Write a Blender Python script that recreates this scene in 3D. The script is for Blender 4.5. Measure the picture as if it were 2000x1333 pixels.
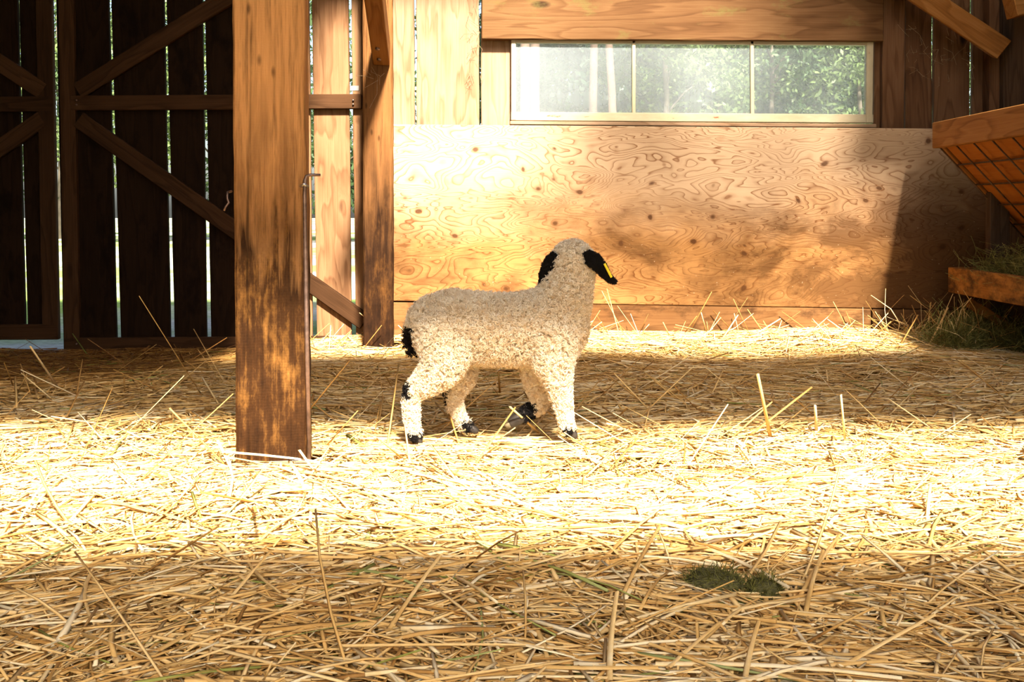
import bpy, bmesh, math, random
import numpy as np
from mathutils import Vector, Matrix

scene = bpy.context.scene
for o in list(bpy.data.objects):
    bpy.data.objects.remove(o)
COL = scene.collection

# ------------------------------------------------------------------ camera
F = 2000.0            # focal length in pixels of a 2000 x 1333 frame
CAM_Z = 0.51
HORIZON = 410.0
cam_data = bpy.data.cameras.new('camera')
cam_data.sensor_width = 36.0
cam_data.lens = 36.0 * F / 2000.0
cam_data.shift_y = -(666.5 - HORIZON) / 2000.0
cam_data.clip_start = 0.05
cam_data.clip_end = 300
cam = bpy.data.objects.new('camera', cam_data)
COL.objects.link(cam)
cam.location = (0, 0, CAM_Z)
cam.rotation_euler = (math.radians(90), 0, 0)
scene.camera = cam

# ------------------------------------------------------------------ light
SUN_TAN, SUN_AZ = 1.0, 0.21        # drop per metre of depth, drift to -x per metre of depth
sun_dir = Vector((-SUN_AZ, 1.0, -SUN_TAN)).normalized()
sun_el = math.asin(-sun_dir.z)
world = bpy.data.worlds.new('sky')
scene.world = world
world.use_nodes = True
wn = world.node_tree
wn.nodes.clear()
sky = wn.nodes.new('ShaderNodeTexSky')
sky.sky_type = 'NISHITA'
sky.sun_disc = False
sky.sun_elevation = sun_el
sky.sun_rotation = math.atan2(-sun_dir.x, -sun_dir.y)
sky.dust_density = 4.0
sky.ozone_density = 0.4
bg = wn.nodes.new('ShaderNodeBackground')
bg.inputs['Strength'].default_value = 0.31
wo = wn.nodes.new('ShaderNodeOutputWorld')
wn.links.new(sky.outputs[0], bg.inputs[0])
wn.links.new(bg.outputs[0], wo.inputs[0])

sun_data = bpy.data.lights.new('sun', 'SUN')
sun_data.energy = 27.0
sun_data.angle = math.radians(4.0)
sun_data.color = (1.0, 0.92, 0.81)
sun = bpy.data.objects.new('sun', sun_data)
COL.objects.link(sun)
sun.rotation_euler = sun_dir.to_track_quat('-Z', 'Y').to_euler()
sun.location = (1.5, -6, 7)

scene.view_settings.view_transform = 'Standard'
scene.view_settings.look = 'None'
scene.view_settings.gamma = 1.0
scene.view_settings.exposure = 0.28
scene.view_settings.use_curve_mapping = False
scene.cycles.use_denoising = True
scene.cycles.time_limit = 1150      # safety for slow machines
scene.cycles.max_bounces = 6
scene.cycles.diffuse_bounces = 4
scene.cycles.glossy_bounces = 2
scene.cycles.transmission_bounces = 4
scene.cycles.adaptive_threshold = 0.03
scene.cycles.caustics_reflective = False
scene.cycles.caustics_refractive = False
scene.cycles.transparent_max_bounces = 8
scene.cycles.sample_clamp_indirect = 8.0


def at(px, py, Y):
    """World point at depth Y seen at pixel (px, py) of the photograph."""
    return Vector(((px - 1000.0) * Y / F, Y, CAM_Z - (py - HORIZON) * Y / F))


# ------------------------------------------------------------------ node helpers
class NT:
    def __init__(self, name):
        self.m = bpy.data.materials.new(name)
        self.m.use_nodes = True
        self.t = self.m.node_tree
        self.t.nodes.clear()
        self.out = self.t.nodes.new('ShaderNodeOutputMaterial')

    def n(self, kind, **kw):
        nd = self.t.nodes.new(kind)
        for k, v in kw.items():
            if k.startswith('i_'):
                nd.inputs[k[2:].replace('_', ' ')].default_value = v
            else:
                setattr(nd, k, v)
        return nd

    def l(self, a, b):
        self.t.links.new(a, b)

    def math(self, op, a, b=None, clamp=False):
        nd = self.n('ShaderNodeMath', operation=op, use_clamp=clamp)
        for i, v in enumerate((a, b)):
            if v is None:
                continue
            if isinstance(v, (int, float)):
                nd.inputs[i].default_value = v
            else:
                self.l(v, nd.inputs[i])
        return nd.outputs[0]

    def ramp(self, fac, stops):
        nd = self.n('ShaderNodeValToRGB')
        e = nd.color_ramp.elements
        while len(e) < len(stops):
            e.new(0.5)
        for el, (p, c) in zip(e, stops):
            el.position = p
            el.color = (c[0], c[1], c[2], 1) if not isinstance(c, (int, float)) else (c, c, c, 1)
        self.l(fac, nd.inputs[0])
        return nd.outputs[0]

    def mix(self, fac, a, b, blend='MIX'):
        nd = self.n('ShaderNodeMix', data_type='RGBA', blend_type=blend)
        for idx, v in ((0, fac), (6, a), (7, b)):
            if isinstance(v, (int, float)):
                nd.inputs[idx].default_value = v
            elif isinstance(v, (tuple, list)):
                nd.inputs[idx].default_value = (v[0], v[1], v[2], 1)
            else:
                self.l(v, nd.inputs[idx])
        return nd.outputs[2]

    def noise(self, vec, scale, detail=4.0, rough=0.55, dist=0.0):
        nd = self.n('ShaderNodeTexNoise')
        nd.inputs['Scale'].default_value = scale
        nd.inputs['Detail'].default_value = detail
        nd.inputs['Roughness'].default_value = rough
        nd.inputs['Distortion'].default_value = dist
        if vec is not None:
            self.l(vec, nd.inputs['Vector'])
        return nd.outputs[0]

    def vscale(self, vec, s):
        nd = self.n('ShaderNodeMapping')
        nd.inputs['Scale'].default_value = s
        self.l(vec, nd.inputs['Vector'])
        return nd.outputs[0]

    def coords(self, rnd=True):
        tc = self.n('ShaderNodeTexCoord')
        if not rnd:
            return tc.outputs['Object']
        oi = self.n('ShaderNodeObjectInfo')
        comb = self.n('ShaderNodeCombineXYZ')
        r = oi.outputs['Random']
        self.l(self.math('MULTIPLY', r, 37.0), comb.inputs[0])
        self.l(self.math('MULTIPLY', r, 91.0), comb.inputs[1])
        self.l(self.math('MULTIPLY', r, 53.0), comb.inputs[2])
        add = self.n('ShaderNodeVectorMath', operation='ADD')
        self.l(tc.outputs['Object'], add.inputs[0])
        self.l(comb.outputs[0], add.inputs[1])
        return add.outputs[0]

    def finish(self, color, rough=0.7, bump=None, bstr=0.3, bdist=0.003, spec=0.3, trans=None):
        b = self.n('ShaderNodeBsdfPrincipled')
        b.inputs['Specular IOR Level'].default_value = spec
        if isinstance(color, (tuple, list)):
            b.inputs['Base Color'].default_value = (*color[:3], 1)
        else:
            self.l(color, b.inputs['Base Color'])
        if isinstance(rough, (int, float)):
            b.inputs['Roughness'].default_value = rough
        else:
            self.l(rough, b.inputs['Roughness'])
        if bump is not None:
            bp = self.n('ShaderNodeBump')
            bp.inputs['Strength'].default_value = bstr
            bp.inputs['Distance'].default_value = bdist
            self.l(bump, bp.inputs['Height'])
            self.l(bp.outputs[0], b.inputs['Normal'])
        sh = b.outputs[0]
        if trans:
            tr = self.n('ShaderNodeBsdfTranslucent')
            if isinstance(color, (tuple, list)):
                tr.inputs[0].default_value = (*color[:3], 1)
            else:
                self.l(color, tr.inputs[0])
            mx = self.n('ShaderNodeMixShader')
            mx.inputs[0].default_value = trans
            self.l(sh, mx.inputs[1])
            self.l(tr.outputs[0], mx.inputs[2])
            sh = mx.outputs[0]
        self.l(sh, self.out.inputs[0])
        return self.m


def wood(name, dark, mid, light, grain=1.0, knots=0.5, dirt=None, dirt_amt=0.0, lines=7.0, bstr=0.35, tint=0.25, spec=0.10):
    """Sawn board; grain runs along the object's local x."""
    t = NT(name)
    v = t.coords()
    sv = t.vscale(v, (1.3 * grain, 9 * grain, 9 * grain))
    # knots bend the grain around them
    kv = t.n('ShaderNodeTexVoronoi', feature='SMOOTH_F1')
    kv.inputs['Scale'].default_value = 1.0
    kv.inputs['Smoothness'].default_value = 0.3
    t.l(t.vscale(v, (2.6, 6.5, 6.5)), kv.inputs['Vector'])
    kd = kv.outputs['Distance']
    n1 = t.noise(sv, 1.0, 3, 0.5, 0.3)
    field = t.math('ADD', t.math('MULTIPLY', n1, lines), t.math('MULTIPLY', kd, 2.4 * knots + 0.3))
    fr = t.math('FRACT', field)
    line = t.ramp(fr, [(0.0, 0.0), (0.55, 0.25), (0.88, 0.8), (1.0, 0.1)])
    fine = t.noise(t.vscale(v, (5, 190, 190)), 1.0, 4, 0.65)
    big = t.noise(t.vscale(v, (1.4, 3.5, 3.5)), 1.0, 4, 0.6)
    g = t.math('ADD', t.math('MULTIPLY', line, 0.34), t.math('MULTIPLY', fine, 0.55))
    g = t.math('ADD', g, t.math('MULTIPLY', t.math('SUBTRACT', big, 0.5), 0.7))
    col = t.ramp(g, [(0.12, light), (0.45, mid), (0.78, dark)])
    kmask = t.ramp(kd, [(0.06, 1.0), (0.12, 0.0)])
    col = t.mix(t.math('MULTIPLY', kmask, min(1, knots * 1.3)), col, tuple(c * 0.4 for c in dark))
    oi = t.n('ShaderNodeObjectInfo')
    col = t.mix(tint, col, t.mix(1.0, col, t.ramp(oi.outputs['Random'], [(0, 0.35), (1, 1.35)]), 'MULTIPLY'))
    if dirt is not None:
        dm = t.noise(t.vscale(v, (5, 9, 9)), 1.0, 7, 0.72)
        dm = t.ramp(dm, [(0.62 - dirt_amt * 0.35, 0.0), (0.74 - dirt_amt * 0.3, 1.0)])
        col = t.mix(t.math('MULTIPLY', dm, 0.85), col, dirt)
    b = t.math('SUBTRACT', t.math('MULTIPLY', fine, 1.0), t.math('MULTIPLY', line, 0.5))
    return t.finish(col, 0.75, b, bstr, 0.002, spec)


def plywood(name):
    """Rotary-cut fir plywood: contour-like grain, knots, dirt low down. Local x along the sheet, y up."""
    t = NT(name)
    v = t.coords(False)
    vor = t.n('ShaderNodeTexVoronoi', feature='SMOOTH_F1')
    vor.inputs['Scale'].default_value = 1.0
    vor.inputs['Smoothness'].default_value = 0.35
    wob = t.noise(v, 5.0, 2, 0.5)
    vv = t.n('ShaderNodeVectorMath', operation='ADD')
    t.l(t.vscale(v, (8.5, 10.5, 1)), vv.inputs[0])
    t.l(wob, vv.inputs[1])
    t.l(vv.outputs[0], vor.inputs['Vector'])
    kd = vor.outputs['Distance']
    n1 = t.noise(t.vscale(v, (1.9, 7.0, 1)), 1.0, 2.6, 0.5, 0.8)
    field = t.math('ADD', t.math('MULTIPLY', n1, 25.0), t.math('MULTIPLY', kd, 4.0))
    fr = t.math('FRACT', field)
    line = t.ramp(fr, [(0.0, 0.05), (0.5, 0.10), (0.80, 0.45), (0.91, 1.0), (1.0, 0.05)])
    amp = t.ramp(t.noise(t.vscale(v, (1.2, 3, 1)), 1.0, 2), [(0.3, 0.45), (0.6, 1.0)])
    line = t.math('MULTIPLY', line, amp)
    fine = t.noise(t.vscale(v, (9, 160, 1)), 1.0, 4, 0.6)
    col = t.mix(t.math('MULTIPLY', line, 1.0), (0.44, 0.305, 0.185), (0.125, 0.046, 0.014))
    col = t.mix(t.math('MULTIPLY', fine, 0.35), col, (0.20, 0.10, 0.04))
    kmask = t.ramp(kd, [(0.075, 1.0), (0.13, 0.0)])
    khalo = t.ramp(kd, [(0.08, 1.0), (0.24, 0.0)])
    col = t.mix(t.math('MULTIPLY', khalo, 0.45), col, (0.16, 0.065, 0.022))
    col = t.mix(t.math('MULTIPLY', kmask, 0.85), col, (0.060, 0.026, 0.012))
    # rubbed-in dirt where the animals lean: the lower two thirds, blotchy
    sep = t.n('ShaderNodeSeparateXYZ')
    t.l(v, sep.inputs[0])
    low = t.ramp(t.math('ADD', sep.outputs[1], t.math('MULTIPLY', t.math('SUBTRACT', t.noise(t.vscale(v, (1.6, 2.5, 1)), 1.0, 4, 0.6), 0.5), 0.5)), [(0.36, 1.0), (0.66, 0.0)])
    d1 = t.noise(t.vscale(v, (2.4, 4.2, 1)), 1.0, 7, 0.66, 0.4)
    # grime at the feeder end, darkened to paint in the feeder's shadow
    grime_shade = t.math('MULTIPLY', t.ramp(t.math('ADD', t.math('MULTIPLY', sep.outputs[0], 0.41), t.math('MULTIPLY', t.math('SUBTRACT', d1, 0.5), 0.35)), [(0.60, 0.0), (0.86, 1.0)]),
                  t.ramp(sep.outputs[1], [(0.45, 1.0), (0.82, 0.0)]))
    dirt = t.math('ADD', t.math('MULTIPLY', t.ramp(d1, [(0.41, 0.0), (0.62, 1.0)]), low), grime_shade, clamp=True)  # dirt blotches plus the painted feeder shade
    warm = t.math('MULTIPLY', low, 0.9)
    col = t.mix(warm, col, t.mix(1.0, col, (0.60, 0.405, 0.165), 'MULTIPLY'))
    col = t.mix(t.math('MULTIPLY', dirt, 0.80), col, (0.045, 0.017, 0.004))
    sp = t.noise(v, 120.0, 2, 0.5)
    spk = t.math('MULTIPLY', t.ramp(sp, [(0.70, 0.0), (0.74, 1.0)]), 0.5)
    col = t.mix(spk, col, (0.36, 0.26, 0.16))
    b = t.math('SUBTRACT', fine, line)
    return t.finish(col, 0.75, b, 0.22, 0.0015, 0.08)


def timber(name, upper, lower, stain):
    """Big worn sawn post: pale upper part, dark rubbed lower part (local x = up)."""
    t = NT(name)
    v = t.coords(False)
    fine = t.noise(t.vscale(v, (7, 150, 150)), 1.0, 5, 0.65)
    mid = t.noise(t.vscale(v, (2.2, 26, 26)), 1.0, 5, 0.6, 0.4)
    blot = t.noise(t.vscale(v, (10, 22, 22)), 1.0, 7, 0.72)
    saw = t.n('ShaderNodeTexWave', wave_type='BANDS', bands_direction='X')
    saw.inputs['Scale'].default_value = 55
    saw.inputs['Distortion'].default_value = 5
    saw.inputs['Detail'].default_value = 2
    t.l(v, saw.inputs['Vector'])
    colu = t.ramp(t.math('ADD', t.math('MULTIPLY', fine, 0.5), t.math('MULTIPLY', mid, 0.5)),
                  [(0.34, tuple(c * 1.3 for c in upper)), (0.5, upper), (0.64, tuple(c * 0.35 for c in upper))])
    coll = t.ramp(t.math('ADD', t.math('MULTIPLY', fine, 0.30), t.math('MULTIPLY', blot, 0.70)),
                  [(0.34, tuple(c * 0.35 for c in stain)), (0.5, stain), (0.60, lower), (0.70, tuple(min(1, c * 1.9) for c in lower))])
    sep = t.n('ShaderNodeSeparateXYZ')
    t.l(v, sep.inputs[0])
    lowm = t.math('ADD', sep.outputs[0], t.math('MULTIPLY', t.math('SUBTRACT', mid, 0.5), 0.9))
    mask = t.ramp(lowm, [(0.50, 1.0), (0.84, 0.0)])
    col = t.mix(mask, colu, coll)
    kn = t.n('ShaderNodeTexVoronoi', feature='F1')
    t.l(t.vscale(v, (1.7, 4.3, 1.0)), kn.inputs['Vector'])
    col = t.mix(t.math('MULTIPLY', t.ramp(kn.outputs['Distance'], [(0.05, 1.0), (0.13, 0.0)]), 0.6), col, tuple(c * 0.25 for c in stain))
    crk = t.noise(t.vscale(v, (0.9, 34, 34)), 1.0, 2, 0.4)
    crack = t.ramp(crk, [(0.27, 1.0), (0.31, 0.0)])
    col = t.mix(t.math('MULTIPLY', crack, 0.7), col, tuple(c * 0.2 for c in stain))
    b = t.math('ADD', t.math('ADD', fine, mid), t.math('MULTIPLY', saw.outputs[0], 0.06))
    b = t.math('SUBTRACT', b, t.math('MULTIPLY', crack, 0.8))
    return t.finish(col, 0.8, b, 0.6, 0.004, 0.06)


def straw_mat(name, stops, green=(0.20, 0.27, 0.05), trans=0.12, rough=0.5, spec=0.14):
    t = NT(name)
    a = t.n('ShaderNodeAttribute', attribute_name='tint')
    g = t.n('ShaderNodeAttribute', attribute_name='green')
    tc = t.n('ShaderNodeTexCoord')
    n = t.noise(tc.outputs['Object'], 70.0, 4, 0.7)
    f = t.math('ADD', a.outputs['Fac'], t.math('MULTIPLY', t.math('SUBTRACT', n, 0.5), 0.35), clamp=True)
    col = t.ramp(f, stops)
    col = t.mix(g.outputs['Fac'], col, green)
    return t.finish(col, rough, None, spec=spec, trans=trans)


def plain(name, col, rough=0.6, nscale=30.0, var=0.35, metallic=0.0, bstr=0.2, spec=0.3):
    t = NT(name)
    v = t.coords(False)
    n = t.noise(v, nscale, 5, 0.6)
    c = t.ramp(n, [(0.25, tuple(x * (1 - var) for x in col)), (0.75, tuple(min(1, x * (1 + var)) for x in col))])
    m = t.finish(c, rough, n, bstr, 0.002, spec)
    for nd in m.node_tree.nodes:
        if nd.type == 'BSDF_PRINCIPLED':
            nd.inputs['Metallic'].default_value = metallic
    return m


M = {}
M['door'] = wood('shaded_door_boards', (0.006, 0.0026, 0.0009), (0.012, 0.0052, 0.0018), (0.019, 0.0085, 0.0032), 1.0, 0.5, (0.005, 0.002, 0.0008), 0.3, bstr=0.5, spec=0.06)  # dark copy of the door wood, shade painted into the colour
M['door_sunlit'] = wood('sunlit_door_boards', (0.10, 0.042, 0.016), (0.19, 0.092, 0.040), (0.27, 0.15, 0.072), 1.0, 0.8, (0.13, 0.07, 0.03), 0.1)  # paler copy of the same boards, sunlight painted into the colour
M['door_frame'] = wood('door_frame_wood', (0.019, 0.008, 0.003), (0.040, 0.0175, 0.0066), (0.064, 0.029, 0.0115), 1.0, 0.3, spec=0.06)
M['siding'] = wood('siding_boards', (0.13, 0.062, 0.026), (0.235, 0.138, 0.075), (0.31, 0.20, 0.122), 1.0, 0.6)
M['siding_brown'] = wood('brown_siding_boards', (0.05, 0.020, 0.007), (0.105, 0.046, 0.018), (0.16, 0.078, 0.035), 1.0, 0.8)
M['header'] = wood('header_beam_wood', (0.060, 0.023, 0.006), (0.115, 0.052, 0.017), (0.165, 0.085, 0.032), 0.9, 0.7, (0.105, 0.080, 0.022), 0.2)
M['kick'] = wood('kick_board_wood', (0.055, 0.022, 0.006), (0.11, 0.048, 0.014), (0.17, 0.082, 0.028), 1.2, 0.3, (0.035, 0.014, 0.004), 0.4)
M['ply'] = plywood('fir_plywood')
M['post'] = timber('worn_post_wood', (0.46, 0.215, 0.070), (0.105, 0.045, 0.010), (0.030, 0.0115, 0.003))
M['post2'] = timber('wall_post_wood', (0.15, 0.064, 0.020), (0.055, 0.022, 0.0055), (0.020, 0.0078, 0.0025))
M['brace'] = wood('brace_wood', (0.13, 0.046, 0.009), (0.23, 0.088, 0.018), (0.31, 0.14, 0.038), 1.0, 0.4)
M['feeder'] = wood('feeder_board_wood', (0.12, 0.042, 0.008), (0.23, 0.092, 0.020), (0.31, 0.14, 0.038), 0.9, 0.3)
M['feeder_ply'] = wood('feeder_panel_wood', (0.17, 0.046, 0.005), (0.30, 0.092, 0.011), (0.37, 0.13, 0.020), 0.8, 0.2)
M['tray'] = wood('feeder_tray_wood', (0.13, 0.045, 0.007), (0.27, 0.105, 0.018), (0.37, 0.16, 0.034), 0.9, 0.2, (0.03, 0.016, 0.007), 0.5)
M['dark'] = wood('dark_barn_boards', (0.035, 0.020, 0.011), (0.065, 0.038, 0.021), (0.10, 0.062, 0.036), 1.0, 0.4)
M['iron'] = plain('rusty_iron', (0.20, 0.13, 0.10), 0.45, 60, 0.5, 0.75)
M['wire'] = plain('rusted_wire', (0.10, 0.055, 0.025), 0.5, 80, 0.5, 0.5)
M['steel'] = plain('dull_steel', (0.45, 0.42, 0.38), 0.4, 60, 0.3, 0.9)
M['earth'] = plain('packed_dirt', (0.085, 0.055, 0.028), 0.9, 14, 0.5)
M['hoof'] = plain('dark_hoof_horn', (0.035, 0.028, 0.022), 0.45, 50, 0.5)
M['sole'] = plain('tan_hoof_sole', (0.16, 0.125, 0.065), 0.6, 60, 0.4)
M['yellow'] = plain('yellow_tag_plastic', (0.72, 0.60, 0.03), 0.35, 20, 0.1)
M['dung'] = plain('dark_green_dung', (0.075, 0.068, 0.022), 0.9, 140, 0.85, bstr=1.0)
M['eye'] = plain('dark_eye', (0.015, 0.010, 0.008), 0.08, 5, 0.1, spec=0.6)
M['bark'] = plain('pale_conifer_bark', (0.13, 0.085, 0.062), 0.9, 3.0, 0.4)
M['bark2'] = plain('grey_bark', (0.12, 0.10, 0.075), 0.9, 3.0, 0.4)
STRAW = [(0.0, (0.22, 0.095, 0.022)), (0.25, (0.50, 0.265, 0.068)), (0.6, (0.72, 0.455, 0.155)), (0.85, (0.84, 0.62, 0.29)), (1.0, (0.90, 0.76, 0.48))]
M['straw'] = straw_mat('golden_straw', STRAW)
M['hay'] = straw_mat('green_hay', [(0.0, (0.10, 0.09, 0.02)), (0.5, (0.22, 0.21, 0.05)), (1.0, (0.42, 0.36, 0.11))], trans=0.2)


def mat_bed():
    t = NT('matted_straw_underlay')
    v = t.coords(False)
    n = t.noise(t.vscale(v, (40, 90, 40)), 1.0, 6, 0.7, 1.0)
    c = t.ramp(n, [(0.3, (0.06, 0.028, 0.009)), (0.55, (0.20, 0.105, 0.030)), (0.75, (0.42, 0.25, 0.08))])
    return t.finish(c, 0.9, n, 0.8, 0.01, 0.1)


M['bed'] = mat_bed()


def mat_paint():
    t = NT('peeling_cream_paint')
    v = t.coords()
    n = t.noise(t.vscale(v, (9, 30, 30)), 1.0, 5, 0.65)
    c = t.ramp(n, [(0.30, (0.20, 0.075, 0.035)), (0.345, (0.36, 0.29, 0.17)), (0.8, (0.45, 0.38, 0.25))])
    return t.finish(c, 0.5, n, 0.2, 0.001)


M['paint'] = mat_paint()


def mat_glass():
    t = NT('dusty_window_glass')
    v = t.coords()
    n = t.noise(t.vscale(v, (2.2, 2.2, 4)), 1.0, 5, 0.6)
    streak = t.noise(t.vscale(v, (60, 3, 3)), 1.0, 3, 0.6)
    spots = t.noise(v, 160, 2, 0.5)
    f = t.math('ADD', t.math('ADD', t.math('MULTIPLY', n, 0.40), 0.14), t.math('MULTIPLY', streak, 0.10))
    f = t.math('ADD', f, t.math('MULTIPLY', t.ramp(spots, [(0.62, 0.0), (0.72, 1.0)]), 0.04), clamp=True)
    tr = t.n('ShaderNodeBsdfTransparent')
    tr.inputs[0].default_value = (0.95, 0.98, 0.98, 1)
    df = t.n('ShaderNodeBsdfDiffuse')
    df.inputs[0].default_value = (0.40, 0.44, 0.45, 1)
    tl = t.n('ShaderNodeBsdfTranslucent')
    tl.inputs[0].default_value = (0.40, 0.44, 0.45, 1)
    dm = t.n('ShaderNodeMixShader')
    dm.inputs[0].default_value = 0.35
    t.l(df.outputs[0], dm.inputs[1])
    t.l(tl.outputs[0], dm.inputs[2])
    mx = t.n('ShaderNodeMixShader')
    t.l(f, mx.inputs[0])
    t.l(tr.outputs[0], mx.inputs[1])
    t.l(dm.outputs[0], mx.inputs[2])
    gl = t.n('ShaderNodeBsdfGlossy')
    gl.inputs['Roughness'].default_value = 0.05
    fz = t.n('ShaderNodeFresnel')
    m2 = t.n('ShaderNodeMixShader')
    t.l(t.math('MULTIPLY', fz.outputs[0], 0.6), m2.inputs[0])
    t.l(mx.outputs[0], m2.inputs[1])
    t.l(gl.outputs[0], m2.inputs[2])
    t.l(m2.outputs[0], t.out.inputs[0])
    return t.m


M['glass'] = mat_glass()


def mat_leaf(name, c):
    t = NT(name)
    a = t.n('ShaderNodeAttribute', attribute_name='tint')
    col = t.ramp(a.outputs['Fac'], [(0, tuple(x * 0.55 for x in c)), (0.6, c), (1.0, tuple(min(1, x * 1.6) for x in c))])
    return t.finish(col, 0.5, None, spec=0.3, trans=0.35)


M['leaf_light'] = mat_leaf('light_green_leaves', (0.115, 0.165, 0.055))
M['leaf_mid'] = mat_leaf('mid_green_leaves', (0.062, 0.105, 0.042))
M['leaf_dark'] = mat_leaf('dark_green_needles', (0.030, 0.058, 0.030))


def mat_ground():
    t = NT('gravel_and_grass')
    v = t.coords(False)
    n = t.noise(v, 0.35, 6, 0.65)
    n2 = t.noise(v, 30, 4, 0.7)
    c = t.mix(t.ramp(n, [(0.42, 0.0), (0.56, 1.0)]), (0.42, 0.40, 0.34), (0.17, 0.25, 0.06))
    c = t.mix(1.0, c, t.ramp(n2, [(0.25, 0.55), (0.75, 1.25)]), 'MULTIPLY')
    return t.finish(c, 0.95, n2, 0.6, 0.02, 0.1)


M['ground'] = mat_ground()


def mat_coat(name, hair):
    t = NT(name)
    a = t.n('ShaderNodeAttribute', attribute_name='coat')
    s = t.n('ShaderNodeAttribute', attribute_name='tint')
    pale = t.ramp(s.outputs['Fac'], [(0.0, (0.68, 0.53, 0.34)), (0.5, (0.82, 0.71, 0.53)), (1.0, (0.90, 0.83, 0.69))]) if hair else \
        t.mix(0.0, (0.66, 0.51, 0.32), (0, 0, 0))
    col = t.mix(a.outputs['Fac'], pale, (0.012, 0.010, 0.009))
    return t.finish(col, 0.8 if hair else 0.9, None, spec=0.12, trans=0.30 if hair else None)


M['wool'] = mat_coat('curly_lamb_wool', True)
M['skin'] = mat_coat('lamb_coat_base', False)


# ------------------------------------------------------------------ object helpers
def link(o, parent=None):
    COL.objects.link(o)
    if parent is not None:
        o.parent = parent
        o.matrix_parent_inverse = Matrix.Translation(-Vector(parent.location))
    return o


def tag(o, label=None, cat=None, group=None, kind=None):
    if label:
        o['label'] = label
    if cat:
        o['category'] = cat
    if group:
        o['group'] = group
    if kind:
        o['kind'] = kind
    return o


def empty(name, loc=(0, 0, 0)):
    o = bpy.data.objects.new(name, None)
    o.empty_display_size = 0.1
    o.location = loc
    COL.objects.link(o)
    return o


def mesh_obj(name, verts, faces, mat, parent=None, smooth=False, mw=None):
    me = bpy.data.meshes.new(name)
    me.from_pydata([tuple(v) for v in verts], [], [tuple(f) for f in faces])
    me.materials.append(mat)
    if smooth:
        me.polygons.foreach_set('use_smooth', [True] * len(me.polygons))
    me.update()
    o = bpy.data.objects.new(name, me)
    if mw is not None:
        o.matrix_world = mw
    link(o, parent)
    return o


def bm_obj(name, bm, mat, parent=None, smooth=False, mw=None):
    me = bpy.data.meshes.new(name)
    bmesh.ops.recalc_face_normals(bm, faces=bm.faces)
    bm.to_mesh(me)
    bm.free()
    me.materials.append(mat)
    if smooth:
        me.polygons.foreach_set('use_smooth', [True] * len(me.polygons))
    o = bpy.data.objects.new(name, me)
    if mw is not None:
        o.matrix_world = mw
    link(o, parent)
    return o


rng = random.Random(7)


def plank(name, mat, parent, p0, p1, w0, thick, normal, w1=None, skew0=0.0, skew1=0.0, bevel=0.003, rough=0.0):
    """Board from p0 to p1 (centre line of the face towards `normal`), local x along it, y across, z out of the face."""
    p0, p1 = Vector(p0), Vector(p1)
    w1 = w0 if w1 is None else w1
    ax = (p1 - p0)
    L = ax.length
    ax.normalize()
    nz = Vector(normal)
    nz = (nz - ax * nz.dot(ax)).normalized()
    ay = nz.cross(ax)
    mw = Matrix(((ax.x, ay.x, nz.x, p0.x), (ax.y, ay.y, nz.y, p0.y), (ax.z, ay.z, nz.z, p0.z), (0, 0, 0, 1)))
    bm = bmesh.new()
    vs = []
    for (x, w, sk) in ((0, w0, skew0), (L, w1, skew1)):
        vs.append([bm.verts.new((x + (sk if yy > 0 else -sk), yy * w / 2, zz)) for yy, zz in ((-1, -thick), (1, -thick), (1, 0), (-1, 0))])
    a, b = vs
    bm.faces.new(a[::-1])
    bm.faces.new(b)
    for i in range(4):
        j = (i + 1) % 4
        bm.faces.new((a[i], a[j], b[j], b[i]))
    bmesh.ops.bevel(bm, geom=list(bm.edges), offset=min(bevel, thick * 0.3), segments=1, affect='EDGES')
    if rough > 0:
        nseg = max(2, int(L / 0.10))
        for k in range(1, nseg):
            bmesh.ops.bisect_plane(bm, geom=list(bm.verts) + list(bm.edges) + list(bm.faces), plane_co=(L * k / nseg, 0, 0), plane_no=(1, 0, 0))
        for v in bm.verts:
            v.co.y += rng.uniform(-rough, rough)
            v.co.z += rng.uniform(-rough, rough) * 0.5
    return bm_obj(name, bm, mat, parent, mw=mw)


def vboard(name, mat, parent, tl, tr, bl, br, ytop, ybot, Y, thick, ztop=None, zbot=None, rough=0.0, ref=(0, 690)):
    """Upright board from pixel columns at two pixel rows (ref), at depth Y (its near face), cut at ztop / zbot."""
    r0, r1 = ref
    zt = CAM_Z - (ytop - HORIZON) * Y / F if ztop is None else ztop
    zb = CAM_Z - (ybot - HORIZON) * Y / F if zbot is None else zbot
    def xx(cols, z):
        py = HORIZON - (z - CAM_Z) * F / Y
        c = cols[0] + (cols[1] - cols[0]) * (py - r0) / (r1 - r0)
        return (c - 1000) * Y / F
    xlb, xrb, xlt, xrt = xx((tl, bl), zb), xx((tr, br), zb), xx((tl, bl), zt), xx((tr, br), zt)
    return plank(name, mat, parent, ((xlb + xrb) / 2, Y, zb), ((xlt + xrt) / 2, Y, zt), xrb - xlb, thick, (0, -1, 0), xrt - xlt, rough=rough)


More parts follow.
